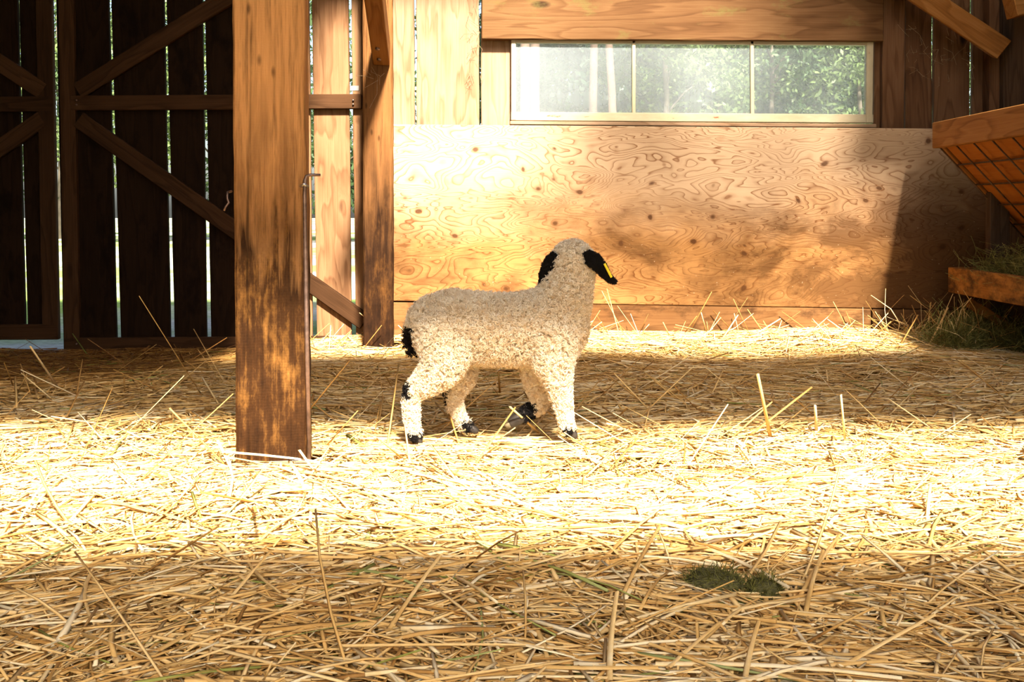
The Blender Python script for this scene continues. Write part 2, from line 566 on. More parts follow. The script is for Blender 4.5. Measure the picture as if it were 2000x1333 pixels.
def tube(name, pts, radii, mat, parent=None, sides=8, smooth=True):
    pts = [Vector(p) for p in pts]
    if isinstance(radii, (int, float)):
        radii = [radii] * len(pts)
    verts, faces = [], []
    prev = None
    for i, p in enumerate(pts):
        d = (pts[min(i + 1, len(pts) - 1)] - pts[max(i - 1, 0)]).normalized()
        u = prev if prev is not None else (Vector((0, 0, 1)) if abs(d.z) < 0.9 else Vector((1, 0, 0)))
        u = (u - d * u.dot(d)).normalized()
        prev = u
        w = d.cross(u)
        for k in range(sides):
            a = 2 * math.pi * k / sides
            verts.append(p + (u * math.cos(a) + w * math.sin(a)) * radii[i])
    for i in range(len(pts) - 1):
        for k in range(sides):
            k2 = (k + 1) % sides
            faces.append((i * sides + k, i * sides + k2, (i + 1) * sides + k2, (i + 1) * sides + k))
    faces.append(tuple(range(sides))[::-1])
    faces.append(tuple((len(pts) - 1) * sides + k for k in range(sides)))
    return mesh_obj(name, verts, faces, mat, parent, smooth)


# ------------------------------------------------------------------ setting: ground, floor, roof, walls
XL, XR, YF, YB, ROOF = -2.9, 1.97, -1.7, 4.22, 2.6
g = mesh_obj('ground', [(-60, -40, -.14), (60, -40, -.14), (60, 80, -.14), (-60, 80, -.14)], [(0, 1, 2, 3)], M['ground'])
tag(g, 'gravel and grass yard outside the barn', 'ground', kind='structure')


def box(name, mat, parent, x0, x1, y0, y1, z0, z1, bevel=0.004):
    bm = bmesh.new()
    bmesh.ops.create_cube(bm, size=1)
    for v in bm.verts:
        v.co = Vector(((v.co.x) * (x1 - x0), (v.co.y) * (y1 - y0), (v.co.z) * (z1 - z0)))
    bmesh.ops.bevel(bm, geom=list(bm.edges), offset=bevel, segments=1, affect='EDGES')
    return bm_obj(name, bm, mat, parent, mw=Matrix.Translation(((x0 + x1) / 2, (y0 + y1) / 2, (z0 + z1) / 2)))


fl = box('floor', M['earth'], None, XL - .1, XR + .1, YF - .1, 4.34, -.30, -.10)
tag(fl, 'packed dirt floor under the straw bedding', 'floor', kind='structure')

ceil = empty('ceiling', (0, 0, ROOF))
tag(ceil, 'dark boarded barn roof out of view, openings added for the sun patches', 'ceiling', kind='structure')
# unseen roof boards along x; open strips shaped to cast the sun patches
def roof_boards(x0, x1, y0, y1):
    n = max(1, round((y1 - y0) / 0.30))
    for k in range(n):
        a, b = y0 + (y1 - y0) * k / n, y0 + (y1 - y0) * (k + 1) / n
        plank('roof_board', M['dark'], ceil, (x0, (a + b) / 2, ROOF), (x1, (a + b) / 2, ROOF), (b - a) + .012, .03, (0, 0, -1))
SUN_GAP1 = (-1.02, -0.27)
SUN_GAP2 = (1.02, 2.98)
roof_boards(XL - .2, XR + .2, -1.80, SUN_GAP1[0])
roof_boards(XL - .2, XR + .2, SUN_GAP1[1], SUN_GAP2[0])
roof_boards(XL - .2, XR + .2, SUN_GAP2[1], 4.55)
roof_boards(XL - .2, -1.45, SUN_GAP1[0], SUN_GAP1[1])
roof_boards(XL - .2, -0.50, SUN_GAP2[0], SUN_GAP2[1])
roof_boards(1.72, XR + .2, 2.1, SUN_GAP2[1])  # extra boards added to dim the siding above the feeder


def side_wall(name, X, nx, label):
    w = empty(name, (X, 0, -.1))
    tag(w, label, 'wall', kind='structure')
    y = YF
    while y < 4.2:
        wd = 0.2
        plank('wall_board', M['dark'], w, (X, y + wd / 2, -.1), (X, y + wd / 2, ROOF), wd - .004, .025, (nx, 0, 0))
        y += wd
    return w
wf = empty('wall_front_blocker', (0, -1.6, -.1))  # added out of view to block sky light from the doors
tag(wf, 'unseen dark board wall added to keep light off the sliding doors', 'wall', kind='structure')
for k in range(7):
    x_ = XL + .1 + k * .2
    plank('wall_board', M['dark'], wf, (x_, -1.6, -.1), (x_, -1.6, ROOF), .196, .025, (0, 1, 0))
side_wall('wall_right', XR, -1, 'dark board side wall behind the hay feeder')
side_wall('wall_left', XL, 1, 'dark board side wall left of the sliding doors')

# back wall
wb = empty('wall_back', (0.6, YB, -.1))
tag(wb, 'sunlit barn wall of plywood and upright boards with a long window', 'wall', kind='structure')
SY = 4.20
zply = at(0, 246, 4.08).z
# upright siding seen above the plywood
def sid(tl, tr, bl, br, mat, zb=None, Y=SY, th=.022, rough=.0015, zt=ROOF):
    return vboard('siding_board', mat, wb, tl, tr, bl, br, 0, 0, Y, th, ztop=zt, zbot=zply - .05 if zb is None else zb, rough=rough, ref=(0, 250))
sid(742, 808, 742, 810, M['siding'])
sid(813, 935, 814, 935, M['siding'], Y=4.195, rough=.0025)
sid(940, 1003, 940, 1003, M['siding'], Y=4.205)
sid(1708, 1723, 1707, 1722, M['siding_brown'])
sid(1725, 1769, 1723, 1766, M['siding_brown'], Y=4.17, th=.05)
sid(1769, 1820, 1768, 1820, M['siding_brown'])
sid(1824, 1895, 1824, 1894, M['siding_brown'])
sid(1900, 1990, 1899, 1990, M['siding_brown'], Y=4.205)
# siding behind the plywood and above the window
zlow = zply - .03
xs = [742, 830, 930, 1030, 1130, 1230, 1330, 1430, 1530, 1630, 1730, 1830, 1990]
for a, b in zip(xs[:-1], xs[1:]):
    vboard('siding_board', M['siding_brown'], wb, a, b - 1, a, b - 1, 0, 0, 4.235, .022, ztop=zlow, zbot=-.12, ref=(0, 250))
WIN_T, WIN_B = at(0, 66, SY).z, at(0, 240, SY).z
xs = [1003, 1120, 1240, 1360, 1480, 1600, 1708]
for a, b in zip(xs[:-1], xs[1:]):
    vboard('siding_board', M['siding_brown'], wb, a, b - 1, a, b - 1, 0, 0, SY, .022, ztop=ROOF, zbot=WIN_T + .01, ref=(0, 250))
# plywood sheet and the board under it
PY = 4.08
pl, pr = at(757, 0, PY).x, 1.90
pz0, pz1 = at(0, 592, PY).z, at(0, 246, PY).z
def sheet(name, mat, x0, x1, z0l, z0r, z1l, z1r, Y, th):
    """Upright sheet with slightly out-of-square edges; local x along the wall, y up."""
    W = x1 - x0
    bm = bmesh.new()
    f = [bm.verts.new(c) for c in ((0, z0l, 0), (W, z0r, 0), (W, z1r, 0), (0, z1l, 0))]
    bk = [bm.verts.new((v.co.x, v.co.y, -th)) for v in f]
    bm.faces.new(f)
    bm.faces.new(bk[::-1])
    for i in range(4):
        j = (i + 1) % 4
        bm.faces.new((f[j], f[i], bk[i], bk[j]))
    bmesh.ops.bevel(bm, geom=list(bm.edges), offset=.002, segments=1, affect='EDGES')
    mw = Matrix(((1, 0, 0, x0), (0, 0, -1, Y), (0, 1, 0, 0), (0, 0, 0, 1)))
    return bm_obj(name, bm, mat, wb, mw=mw)
sheet('plywood_panel', M['ply'], pl, pr, at(0, 588, PY).z, at(0, 606, PY).z, at(0, 243, PY).z, at(0, 252, PY).z, PY, .018)
# the sheets hang on battens nailed to the siding
for px_ in (790, 1150, 1520, 1880):
    xb_ = at(px_, 0, PY).x
    plank('batten', M['siding_brown'], wb, (xb_, PY + .02, -.1), (xb_, PY + .02, pz1 - .02), .08, .13, (0, -1, 0))
def kick(pxa, pxb, ya, yb):
    sheet('kick_board', M['kick'], at(pxa, 0, PY).x, at(pxb, 0, PY).x, -.10, -.10, at(0, ya, PY).z, at(0, yb, PY).z, PY + .004, .022)
kick(757, 1126, 591, 595)
kick(1128, 1702, 594, 603)
kick(1705, 1960, 604, 608)
# heavy header over the window
p0, p1 = at(941, 23, 4.155), at(1726, 28, 4.155)
plank('header_board', M['header'], wb, p0, p1, .22, .045, (0, -1, 0), rough=.0015)
p0, p1 = at(941, -84, 4.16), at(1726, -79, 4.16)
plank('header_board', M['header'], wb, p0, p1, .22, .04, (0, -1, 0))
# corner stud, right
plank('corner_stud', M['siding_brown'], wb, at(1945, 0, 4.14) * Vector((1, 1, 0)).length / 2 ** .5 if False else (at(1943, 0, 4.14).x, 4.14, -.1), (at(1945, 0, 4.14).x, 4.14, ROOF), .045, .06, (0, -1, 0))
# wall over and left of the doors, inside the sliding track
wo_ = plank('door_lintel', M['dark'], wb, (XL, 4.20, 2.05), (at(760, 0, 4.2).x, 4.20, 2.05), .30, .03, (0, -1, 0))
for k in range(4):
    plank('siding_board', M['dark'], wb, (XL, 4.225, 2.22 + k * .11), (at(760, 0, 4.2).x, 4.225, 2.22 + k * .11), .115, .02, (0, -1, 0))

# window
wy = 4.175
win = empty('window_1', at(1350, 240, wy))
tag(win, 'long three pane window with peeling cream frame above the plywood', 'window', kind='structure')
def wplank(name, a, b, wpx, th=.03, Y=wy):
    return plank(name, M['paint'], win, at(a[0], a[1], Y), at(b[0], b[1], Y), wpx * Y / F, th, (0, -1, 0), bevel=.002)
wplank('frame', (998, 227), (1706, 232), 17)
wplank('frame', (998, 77), (1706, 82), 12)
wplank('frame', (1003, 235), (1003, 70), 9, Y=wy - .002)
wplank('frame', (1698, 240), (1700, 72), 13, Y=wy - .002)
wplank('muntin', (1238, 222), (1238, 76), 7, .02)
wplank('muntin', (1470, 224), (1469, 78), 7, .02)
sill = plank('sill', M['siding'], win, at(996, 240, wy - .035), at(1712, 246, wy - .035), .016, .09, (0, -1, 0))
def pane(x0, x1, y0, y1):
    Y = wy + .010
    a, b = at(x0, y1, Y), at(x1, y0, Y)
    cx, cz = (a.x + b.x) / 2, (a.z + b.z) / 2
    hx, hz, t = (b.x - a.x) / 2, (b.z - a.z) / 2, .0015
    o = mesh_obj('pane', [(-hx, 0, -hz), (hx, 0, -hz), (hx, 0, hz), (-hx, 0, hz)], [(0, 1, 2, 3)], M['glass'], win, mw=Matrix.Translation((cx, Y, cz)))
    return o
pane(1004, 1238, 76, 226)
pane(1238, 1470, 77, 227)
pane(1470, 1700, 79, 230)

# sliding doors
DY = 4.26
def door_boards(d, cuts, zt, zb, mats, gap=7.5, Y=DY):
    for i in range(len(cuts) - 1):
        (ta, ba), (tb, bb) = cuts[i], cuts[i + 1]
        ga = gap / 2 if i else 0
        gb = gap / 2 if i < len(cuts) - 2 else 0
        m = mats[i]
        vboard('board', m, d, ta + ga * .75, tb - gb * .75, ba + ga * 1.2, bb - gb * 1.2, 0, 0, Y + rng.uniform(0, .002), .022, ztop=zt, zbot=zb, rough=.0008)
d1 = empty('door_1', at(410, 692, DY))
tag(d1, 'large sliding barn door of upright boards behind the timber posts', 'door', kind='structure')
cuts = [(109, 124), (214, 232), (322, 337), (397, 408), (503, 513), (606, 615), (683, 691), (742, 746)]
door_boards(d1, cuts, 2.15, -.088, [M['door'], M['door'], M['door'], M['door'], M['door_sunlit'], M['door_sunlit'], M['door_sunlit']])  # one door; the sunlit end gets the paler copy of the wood
FY = DY - .026
def dp(name, d, a, b, wpx, mat=None, Y=FY, th=.025):
    return plank(name, mat or M['door_frame'], d, at(a[0], a[1], Y), at(b[0], b[1], Y), wpx * Y / F, th, (0, -1, 0))
zb1 = 690
dp('stile', d1, (140, 690), (122, -330), 30)
dp('stile', d1, (728, 690), (722, -330), 36)
dp('rail', d1, (124, 676), (712, 672), 30, Y=FY - .001)
dp('rail', d1, (137, 201), (706, 198), 29, Y=FY - .001)
dp('brace', d1, (152, 233), (712, 630), 33, M['door_frame'], Y=FY - .002)
dp('brace', d1, (150, 178), (640, -130), 33, Y=FY - .002)
for cx_, cy_ in ((150, 196), (150, 205), (690, 196), (690, 204), (150, 672), (690, 669)):
    c = at(cx_, cy_, FY - .002)
    tube('bolt', [c, c + Vector((0, -.006, 0))], .004, M['iron'], d1, 8)
d2 = empty('door_2', at(20, 668, DY + .05))
tag(d2, 'second sliding barn door at the edge with a lit gap below', 'door', kind='structure')
Y2 = DY + .05
cuts = [(-420, -420), (-300, -290), (-190, -178), (-75, -62), (35, 52), (100, 113)]
for i in range(len(cuts) - 1):
    (ta, ba), (tb, bb) = cuts[i], cuts[i + 1]
    vboard('board', M['door'], d2, ta + 2, tb - 2, ba + 3, bb - (3 if i < 4 else 0), 0, 0, Y2, .022, ztop=2.15, zbot=at(0, 664, Y2).z, rough=.0008)
dp('stile', d2, (98, 664), (78, -330), 32, Y=Y2 - .026)
dp('rail', d2, (-420, 651), (112, 649), 30, Y=Y2 - .027)
dp('rail', d2, (-420, 205), (104, 203), 30, Y=Y2 - .027)
dp('brace', d2, (82, 232), (-400, 560), 33, Y=Y2 - .028)
dp('brace', d2, (82, 178), (-400, -140), 33, Y=Y2 - .028)
# small latch plate on the door edge
lt = box('latch', M['steel'], d1, at(684, 0, FY).x, at(702, 0, FY).x, FY - .012, FY - .002, at(0, 178, FY).z, at(0, 168, FY).z, .001)

# ------------------------------------------------------------------ posts and braces
def post(name, mat, cx, cyc, w, rot, label, zt=ROOF, zb=-.12, lean=0.0, group=None):
    e = empty(name, (cx, cyc, zb))
    tag(e, label, 'post')
    bm = bmesh.new()
    h = zt - zb
    n = 60
    rings = []
    r2 = random.Random(int(abs(cx) * 1000))
    ch = .006
    sec = [(-w / 2 + ch, -w / 2), (w / 2 - ch, -w / 2), (w / 2, -w / 2 + ch), (w / 2, w / 2 - ch), (w / 2 - ch, w / 2), (-w / 2 + ch, w / 2), (-w / 2, w / 2 - ch), (-w / 2, -w / 2 + ch)]
    for i in range(n + 1):
        z = h * i / n
        rings.append([bm.verts.new((z, a + r2.uniform(-.0012, .0012) + lean * z, b + r2.uniform(-.0012, .0012))) for a, b in sec])
    for i in range(n):
        for k in range(8):
            k2 = (k + 1) % 8
            bm.faces.new((rings[i][k], rings[i][k2], rings[i + 1][k2], rings[i + 1][k]))
    bm.faces.new(rings[0][::-1])
    bm.faces.new(rings[-1])
    # local x up, y across, z towards the back
    base = Matrix(((0, 1, 0, 0), (0, 0, 1, 0), (1, 0, 0, 0), (0, 0, 0, 1)))
    mw = Matrix.Translation((cx, cyc, zb)) @ Matrix.Rotation(rot, 4, 'Z') @ base
    bm_obj('shaft', bm, mat, e, mw=mw)
    return e

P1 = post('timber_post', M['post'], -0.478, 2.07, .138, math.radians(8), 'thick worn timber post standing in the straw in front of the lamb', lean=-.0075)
P2 = post('timber_post', M['post2'], -0.508, 3.91, .112, math.radians(5), 'slimmer timber post against the wall where plywood meets the sliding door', lean=-.002)

# knee brace coming off the wall post towards the room
kb = empty('knee_brace', at(745, 125, 3.86))
tag(kb, 'orange wooden knee brace bolted to the slimmer wall post', 'brace')
a_, b_ = at(745, 128, 3.85), Vector((at(739, 0, 3.55).x + .02, 3.02, 1.40))
plank('beam', M['brace'], kb, a_, b_, .062, .085, (0, -.4, -1), skew0=0)
ax = (b_ - a_).normalized()
for t_ in (.045, .12):
    c = a_ + ax * t_ + Vector((-.006, 0, 0))
    n_ = Vector((0, -.4, -1)).normalized()
    n_ = (n_ - ax * n_.dot(ax)).normalized()
    tube('bolt', [c + n_ * -.002, c + n_ * .004], .008, M['iron'], kb, 10)
kb2 = empty('knee_brace', at(1950, 100, 4.0))
tag(kb2, 'dusty diagonal brace in the upper corner above the hay feeder', 'brace')
plank('beam', M['brace'], kb2, at(1962, 98, 4.03), at(1690, -84, 4.03), .085, .06, (0, -1, -.35), rough=.001)
bs = empty('beam_stub', at(2000, 10, 3.9))
tag(bs, 'short orange beam end at the very top above the feeder', 'beam')
plank('beam', M['brace'], bs, at(1983, 8, 3.85), at(2060, -10, 3.85), .09, .09, (0, -1, 0))

# iron rod and hook on the near post
rod = empty('iron_rod', at(603, 895, 1.99))
tag(rod, 'thin iron rod with a bent top running down the thick timber post', 'rod')
rp = [at(626, 342, 2.0), at(606, 342, 2.0), at(599, 344, 2.0), at(596, 352, 2.0), at(595, 380, 2.0), at(599, 640, 2.0), at(604, 900, 2.0)]
tube('bar', rp, [.0025, .003, .0035, .0042, .0042, .0045, .0045], M['iron'], rod, 8)
tube('staple', [at(588, 364, 1.985), at(594, 360, 1.972), at(601, 364, 1.985)], .003, M['steel'], rod, 6)
hk = tube('wire_hook', [at(452, 374, 2.06), at(444, 376, 2.03), at(444, 388, 2.03), at(447, 396, 2.03), at(441, 404, 2.03), at(438, 412, 2.03)], .0025, M['iron'], None, 6)
tag(hk, 'small rusty wire hook on the shaded side of the thick timber post', 'hook')

# ------------------------------------------------------------------ hay feeder on the right wall
FYF, FYN = 3.90, 2.30
fx, fz1, fz0 = 1.60, .842, .744
fe = empty('hay_feeder', (1.8, 3.1, 0))
tag(fe, 'orange wooden hay feeder with wire grid and tray on the side wall', 'feeder')
plank('rim_board', M['feeder'], fe, (fx, FYN, (fz0 + fz1) / 2), (fx, FYF, (fz0 + fz1) / 2), fz1 - fz0, .03, (-1, 0, 0))
plank('rim_board', M['feeder'], fe, (fx + .02, FYF, fz0 + .05), (XR, FYF, fz0 + .05), .095, .028, (0, 1, 0))
# slanted back panel behind the wires
sl0, sl1 = Vector((fx + .03, 0, fz0 + .02)), Vector((1.965, 0, .405))
nrm = Vector((-(sl0.z - sl1.z), 0, -(sl1.x - sl0.x))).normalized()
def sp(f, y, off=0.0):
    p = sl0.lerp(sl1, f) + nrm * off
    p.y = y
    return p
wdt = (sl1 - sl0).length
pm = sp(.5, 0)
plank('slant_panel', M['feeder_ply'], fe, (pm.x, FYN, pm.z), (pm.x, FYF - .02, pm.z), wdt, .012, tuple(nrm))
for k, f in enumerate((.21, .42, .63, .84)):
    tube('wire', [sp(f, FYN, .012), sp(f, FYF - .005, .012)], .0032, M['wire'], fe, 6)
for k in range(11):
    y = FYF - .015 - k * .14
    tube('wire', [sp(-.02, y, .0165), sp(1.0, y, .0165)], .0032, M['wire'], fe, 6)
plank('end_rail', M['feeder'], fe, sp(.0, FYF, .004), sp(1.0, FYF, .004), .03, .03, tuple(nrm))
# tray
tz1, tz0, tx = .292, .196, 1.66
plank('tray_front', M['tray'], fe, (tx, FYN, (tz0 + tz1) / 2), (tx, FYF, (tz0 + tz1) / 2), tz1 - tz0, .028, (-1, 0, 0))
plank('tray_floor', M['tray'], fe, ((tx + XR) / 2, FYN, tz0), ((tx + XR) / 2, FYF, tz0), XR - tx - .004, .02, (0, 0, -1))
plank('tray_end', M['tray'], fe, (tx + .03, FYF, (tz0 + tz1) / 2), (XR - .002, FYF, (tz0 + tz1) / 2), tz1 - tz0, .025, (0, 1, 0))
plank('support_leg', M['dark'], fe, (1.84, 3.86, -.1), (1.84, 3.86, .58), .075, .04, (0, -1, 0))
plank('support_leg', M['dark'], fe, (1.84, 2.6, -.1), (1.84, 2.6, .58), .075, .04, (0, -1, 0))
plank('tray_strut', M['tray'], fe, (1.70, 3.80, tz0 - .03), (1.93, 3.80, .02), .035, .03, (0, -1, 0))


# ------------------------------------------------------------------ straw
def smooth01(t):
    t = np.clip(t, 0, 1)
    return t * t * (3 - 2 * t)


def H(x, y):
    """Height of the top of the bedding."""
    x, y = np.asarray(x, float), np.asarray(y, float)
    z = .012 * np.sin(2.1 * x + 1.3) * np.sin(1.7 * y + .4) + .008 * np.sin(5.3 * x + 2.0 * y) + .006 * np.sin(9.1 * y - 3.7 * x + 1)
    z = z * smooth01((4.4 - y) / 1.5 + .35)
    z -= .065 * smooth01((-.55 - x) / .7) * smooth01((y - 3.0) / .9)          # thins out by the doors
    z += .022 * smooth01((y - 3.55) / .35) * smooth01((x + .35) / .5)           # banked up along the wall
    z += .02 * np.exp(-(((x - 1.35) / .35) ** 2 + ((y - 3.85) / .3) ** 2))
    z += .006 * np.exp(-(((x + .47) / .22) ** 2 + ((y - 1.93) / .12) ** 2))
    z += .008 * np.exp(-(((x + .04) / .3) ** 2 + ((y - 2.25) / .14) ** 2))
    z -= .02
    return z


def build_stalks(P0, P1, W, T, tint, green, sides=4, segs=2, bend=None, seed=0):
    """Vectorised prisms from P0 to P1 with half widths W (across) and T (thickness)."""
    r = np.random.default_rng(seed)
    n = len(P0)
    D = P1 - P0
    L = np.linalg.norm(D, axis=1, keepdims=True)
    D = D / L
    up = np.tile(np.array([0, 0, 1.0]), (n, 1))
    S = np.cross(D, up)
    S /= np.maximum(np.linalg.norm(S, axis=1, keepdims=True), 1e-6)
    U = np.cross(S, D)
    roll = r.uniform(-.6, .6, (n, 1))
    S2 = S * np.cos(roll) + U * np.sin(roll)
    U2 = -S * np.sin(roll) + U * np.cos(roll)
    rings = []
    bvec = (S * r.normal(0, 1, (n, 1)) + U * r.normal(0, .5, (n, 1))) * (L * (bend if bend is not None else .02))
    for i in range(segs + 1):
        t = i / segs
        c = P0 + D * L * t + bvec * (4 * t * (1 - t))
        taper = 1.0 - .25 * t
        for k in range(sides):
            a = 2 * math.pi * k / sides
            rings.append(c + S2 * (math.cos(a) * W * taper) + U2 * (math.sin(a) * T * taper))
    V = np.stack(rings, axis=1)               # n, (segs+1)*sides, 3
    per = (segs + 1) * sides
    quad = []
    for i in range(segs):
        for k in range(sides):
            k2 = (k + 1) % sides
            quad.append((i * sides + k, i * sides + k2, (i + 1) * sides + k2, (i + 1) * sides + k))
    if sides == 4:
        quad.append((3, 2, 1, 0))
        quad.append(tuple(segs * 4 + k for k in range(4)))
    quad = np.array(quad)
    Fq = (quad[None] + (np.arange(n) * per)[:, None, None]).reshape(-1, 4)
    tt = np.repeat(tint, per).reshape(n, segs + 1, sides)
    tt = tt + r.normal(0, .10, (n, segs + 1, 1)) + r.normal(0, .05, (n, 1, sides))
    return V.reshape(-1, 3), Fq, np.clip(tt, 0, 1).ravel(), np.repeat(green, per)


def np_mesh(name, V, Fq, attrs, mat, smooth=True):
    me = bpy.data.meshes.new(name)
    me.vertices.add(len(V))
    me.vertices.foreach_set('co', V.astype(np.float32).ravel())
    k = Fq.shape[1]
    me.loops.add(Fq.size)
    me.loops.foreach_set('vertex_index', Fq.astype(np.int32).ravel())
    me.polygons.add(len(Fq))
    me.polygons.foreach_set('loop_start', (np.arange(len(Fq)) * k).astype(np.int32))
    if smooth:
        me.polygons.foreach_set('use_smooth', np.ones(len(Fq), bool))
    for an, av in attrs.items():
        a = me.attributes.new(an, 'FLOAT', 'POINT')
        a.data.foreach_set('value', av.astype(np.float32))
    me.materials.append(mat)
    me.update(calc_edges=True)
    return me


def scatter(n, y0, y1, seed, up_share=.03, lmin=.05, lmax=.26, layer=.03, wscale=1.0, zoff=0.0, upr=.12, sdev=.10, xmin=-9):
    r = np.random.default_rng(seed)
    y = np.sqrt(r.uniform(y0 ** 2, y1 ** 2, n))
    half = .56 * y + .25
    x = r.uniform(-1, 1, n) * half
    x = np.clip(x, XL + .1, XR - .06)
    th = r.normal(0, .95, n) + r.choice([0, math.pi], n)
    L = lmin + (lmax - lmin) * r.beta(1.6, 2.2, n)
    dx, dy = np.cos(th) * L / 2, np.sin(th) * L / 2
    lay = r.uniform(-.012, 1, n) ** 1 * layer
    rise = r.normal(0, .035, n) * L
    up = r.uniform(0, 1, n) < up_share
    rise = np.where(up, np.abs(r.normal(upr, sdev, n)) * L, rise)
    P0 = np.stack([x - dx, y - dy, H(x - dx, y - dy) + lay * .9 - np.where(up, .005, rise / 2) + zoff], 1)
    P1 = np.stack([x + dx, y + dy, H(x + dx, y + dy) + lay * .9 + np.where(up, rise * 2, rise / 2) + zoff], 1)
    P0[:, 0] = np.clip(P0[:, 0], XL + .03, XR - .01)
    P1[:, 0] = np.clip(P1[:, 0], XL + .03, XR - .01)
    lim = np.where(P0[:, 0] > -.55, 4.06, 4.22)
    P0[:, 1] = np.minimum(P0[:, 1], lim)
    P1[:, 1] = np.minimum(P1[:, 1], lim)
    W = np.clip(r.lognormal(math.log(.0020), .38, (n, 1)), .0009, .0048) * wscale
    T = np.minimum(W * r.uniform(.18, .85, (n, 1)), .0024)
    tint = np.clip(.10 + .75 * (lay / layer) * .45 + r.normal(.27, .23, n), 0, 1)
    tint -= .75 * smooth01((-.7 - x) / .6) * smooth01((y - 2.6) / .8)      # shade by the doors painted into the straw tint
    green = (r.uniform(0, 1, n) < .018).astype(float) * .8
    # keep clear of the posts
    ok = x > xmin
    for cx, cy, hw in ((-.478, 2.07, .085), (-.508, 3.91, .07)):
        for f in np.linspace(0, 1, 7):
            Q = P0 * (1 - f) + P1 * f
            ok &= ~((np.abs(Q[:, 0] - cx) < hw) & (np.abs(Q[:, 1] - cy) < hw))
    return P0[ok], P1[ok], W[ok], T[ok], tint[ok], green[ok]


bed = empty('straw_bedding', (0, 2.5, -.1))
tag(bed, 'deep golden straw bedding strewn all over the barn floor', 'straw')
# matted underlay
nx, ny = 70, 60
gx = np.linspace(XL + .03, XR - .03, nx)
gy = np.linspace(-.6, 4.24, ny)
GX, GY = np.meshgrid(gx, gy)
GY = np.where(GX > -.45, np.minimum(GY, 4.07), GY)
GX = np.minimum(GX, 1.965)
GZ = H(GX, GY) - .010
V = np.stack([GX.ravel(), GY.ravel(), GZ.ravel()], 1)
idx = np.arange(nx * ny).reshape(ny, nx)
Fq = np.stack([idx[:-1, :-1], idx[:-1, 1:], idx[1:, 1:], idx[1:, :-1]], -1).reshape(-1, 4)
me = np_mesh('straw_underlay', V, Fq, {}, M['bed'])
link(tag(bpy.data.objects.new('straw_underlay', me), kind='stuff'), bed)

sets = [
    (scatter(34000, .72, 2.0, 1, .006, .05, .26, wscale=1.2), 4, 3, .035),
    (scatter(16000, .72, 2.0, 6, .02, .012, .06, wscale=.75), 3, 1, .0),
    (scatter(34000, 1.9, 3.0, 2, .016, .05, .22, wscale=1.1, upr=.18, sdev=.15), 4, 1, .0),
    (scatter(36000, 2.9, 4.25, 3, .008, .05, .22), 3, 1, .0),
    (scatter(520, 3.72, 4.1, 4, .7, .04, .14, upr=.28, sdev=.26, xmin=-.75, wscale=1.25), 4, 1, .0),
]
Vs, Fs3, Fs4, ts, gs = [], [], [], [], []
off = 0
for i, (s, sides, segs, bend) in enumerate(sets):
    P0, P1, W, T, tint, green = s
    V, Fq, ta, ga = build_stalks(P0, P1, W, T, tint, green, sides, segs, bend, seed=50 + i)
    Vs.append(V)
    Fs4.append(Fq + off)
    ts.append(ta)
    gs.append(ga)
    off += len(V)
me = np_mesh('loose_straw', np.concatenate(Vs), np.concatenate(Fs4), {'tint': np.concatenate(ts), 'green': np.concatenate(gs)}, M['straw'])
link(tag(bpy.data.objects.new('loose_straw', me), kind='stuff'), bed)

# the stalks that show largest, one object each
protos = []
r3 = np.random.default_rng(99)
for k in range(14):
    Lk = .12 + .018 * k
    w = r3.uniform(.0026, .0046)
    flat = r3.uniform(.2, .6)
    n_ = 1
    V, Fq, ta, ga = build_stalks(np.array([[-Lk / 2, 0, 0]]), np.array([[Lk / 2, 0, 0]]), np.array([[w]]), np.array([[w * flat]]),
                                 np.array([r3.uniform(.42, .95)]), np.array([0.0]), 6, 4, .03, seed=200 + k)
    protos.append(np_mesh('straw_stalk', V, Fq, {'tint': ta, 'green': ga}, M['straw']))
rs = random.Random(5)
def stalk(p0, p1, k=None):
    p0, p1 = Vector(p0), Vector(p1)
    L = (p1 - p0).length
    if k is None:
        k = min(13, max(0, int((L - .12) / .018)))
    o = bpy.data.objects.new('straw_stalk', protos[k])
    s = L / (.12 + .018 * k)
    q = (p1 - p0).to_track_quat('X', 'Z')
    o.matrix_world = Matrix.Translation((p0 + p1) / 2) @ q.to_matrix().to_4x4() @ Matrix.Diagonal((s, 1, 1, 1))
    link(o, bed)
    return o
def on(px, py, dz=0.0):
    """Point on the bedding seen at a pixel."""
    Y = F * CAM_Z / (py - HORIZON)
    for _ in range(6):
        h = float(H((px - 1000) * Y / F, Y)) + .026 + dz
        Y = F * (CAM_Z - h) / (py - HORIZON)
    return at(px, py, Y)
# stalks drawn from the photograph: (from pixel, to pixel, lift of the second end)
special = [((435, 883), (690, 905), .02), ((430, 905), (745, 968), .02), ((445, 895), (660, 940), .03), ((500, 955), (830, 990), .0),
           ((640, 985), (505, 1060), .0), ((495, 995), (500, 1068), .05), ((1120, 1165), (1300, 1005), .02), ((1215, 1165), (1290, 1080), .04),
           ((1310, 988), (1360, 1095), .02), ((1305, 1305), (1405, 1250), .02), ((1190, 1333), (1205, 1240), .05), ((1455, 1325), (1482, 1265), .03),
           ((470, 1110), (620, 1080), .0), ((20, 1200), (330, 1130), .0), ((200, 1250), (420, 1200), .0), ((1560, 1170), (1640, 1085), .03),
           ((1530, 1145), (1580, 1215), .0), ((1050, 1120), (1160, 1085), .0), ((1370, 1255), (1480, 1170), .0), ((1000, 1155), (1330, 1120), .0),
           ((700, 1120), (980, 1060), .0), ((760, 1230), (860, 1130), .03), ((90, 1330), (240, 1220), .0), ((1700, 1090), (1960, 1170), .0)]
cnt = 0
for a, b, lift in special:
    p0, p1 = on(*a), on(*b)
    p1.z += lift
    d = p1 - p0
    if d.length > .42:
        p1 = p0 + d * (.42 / d.length)
    stalk(p0, p1)
    cnt += 1
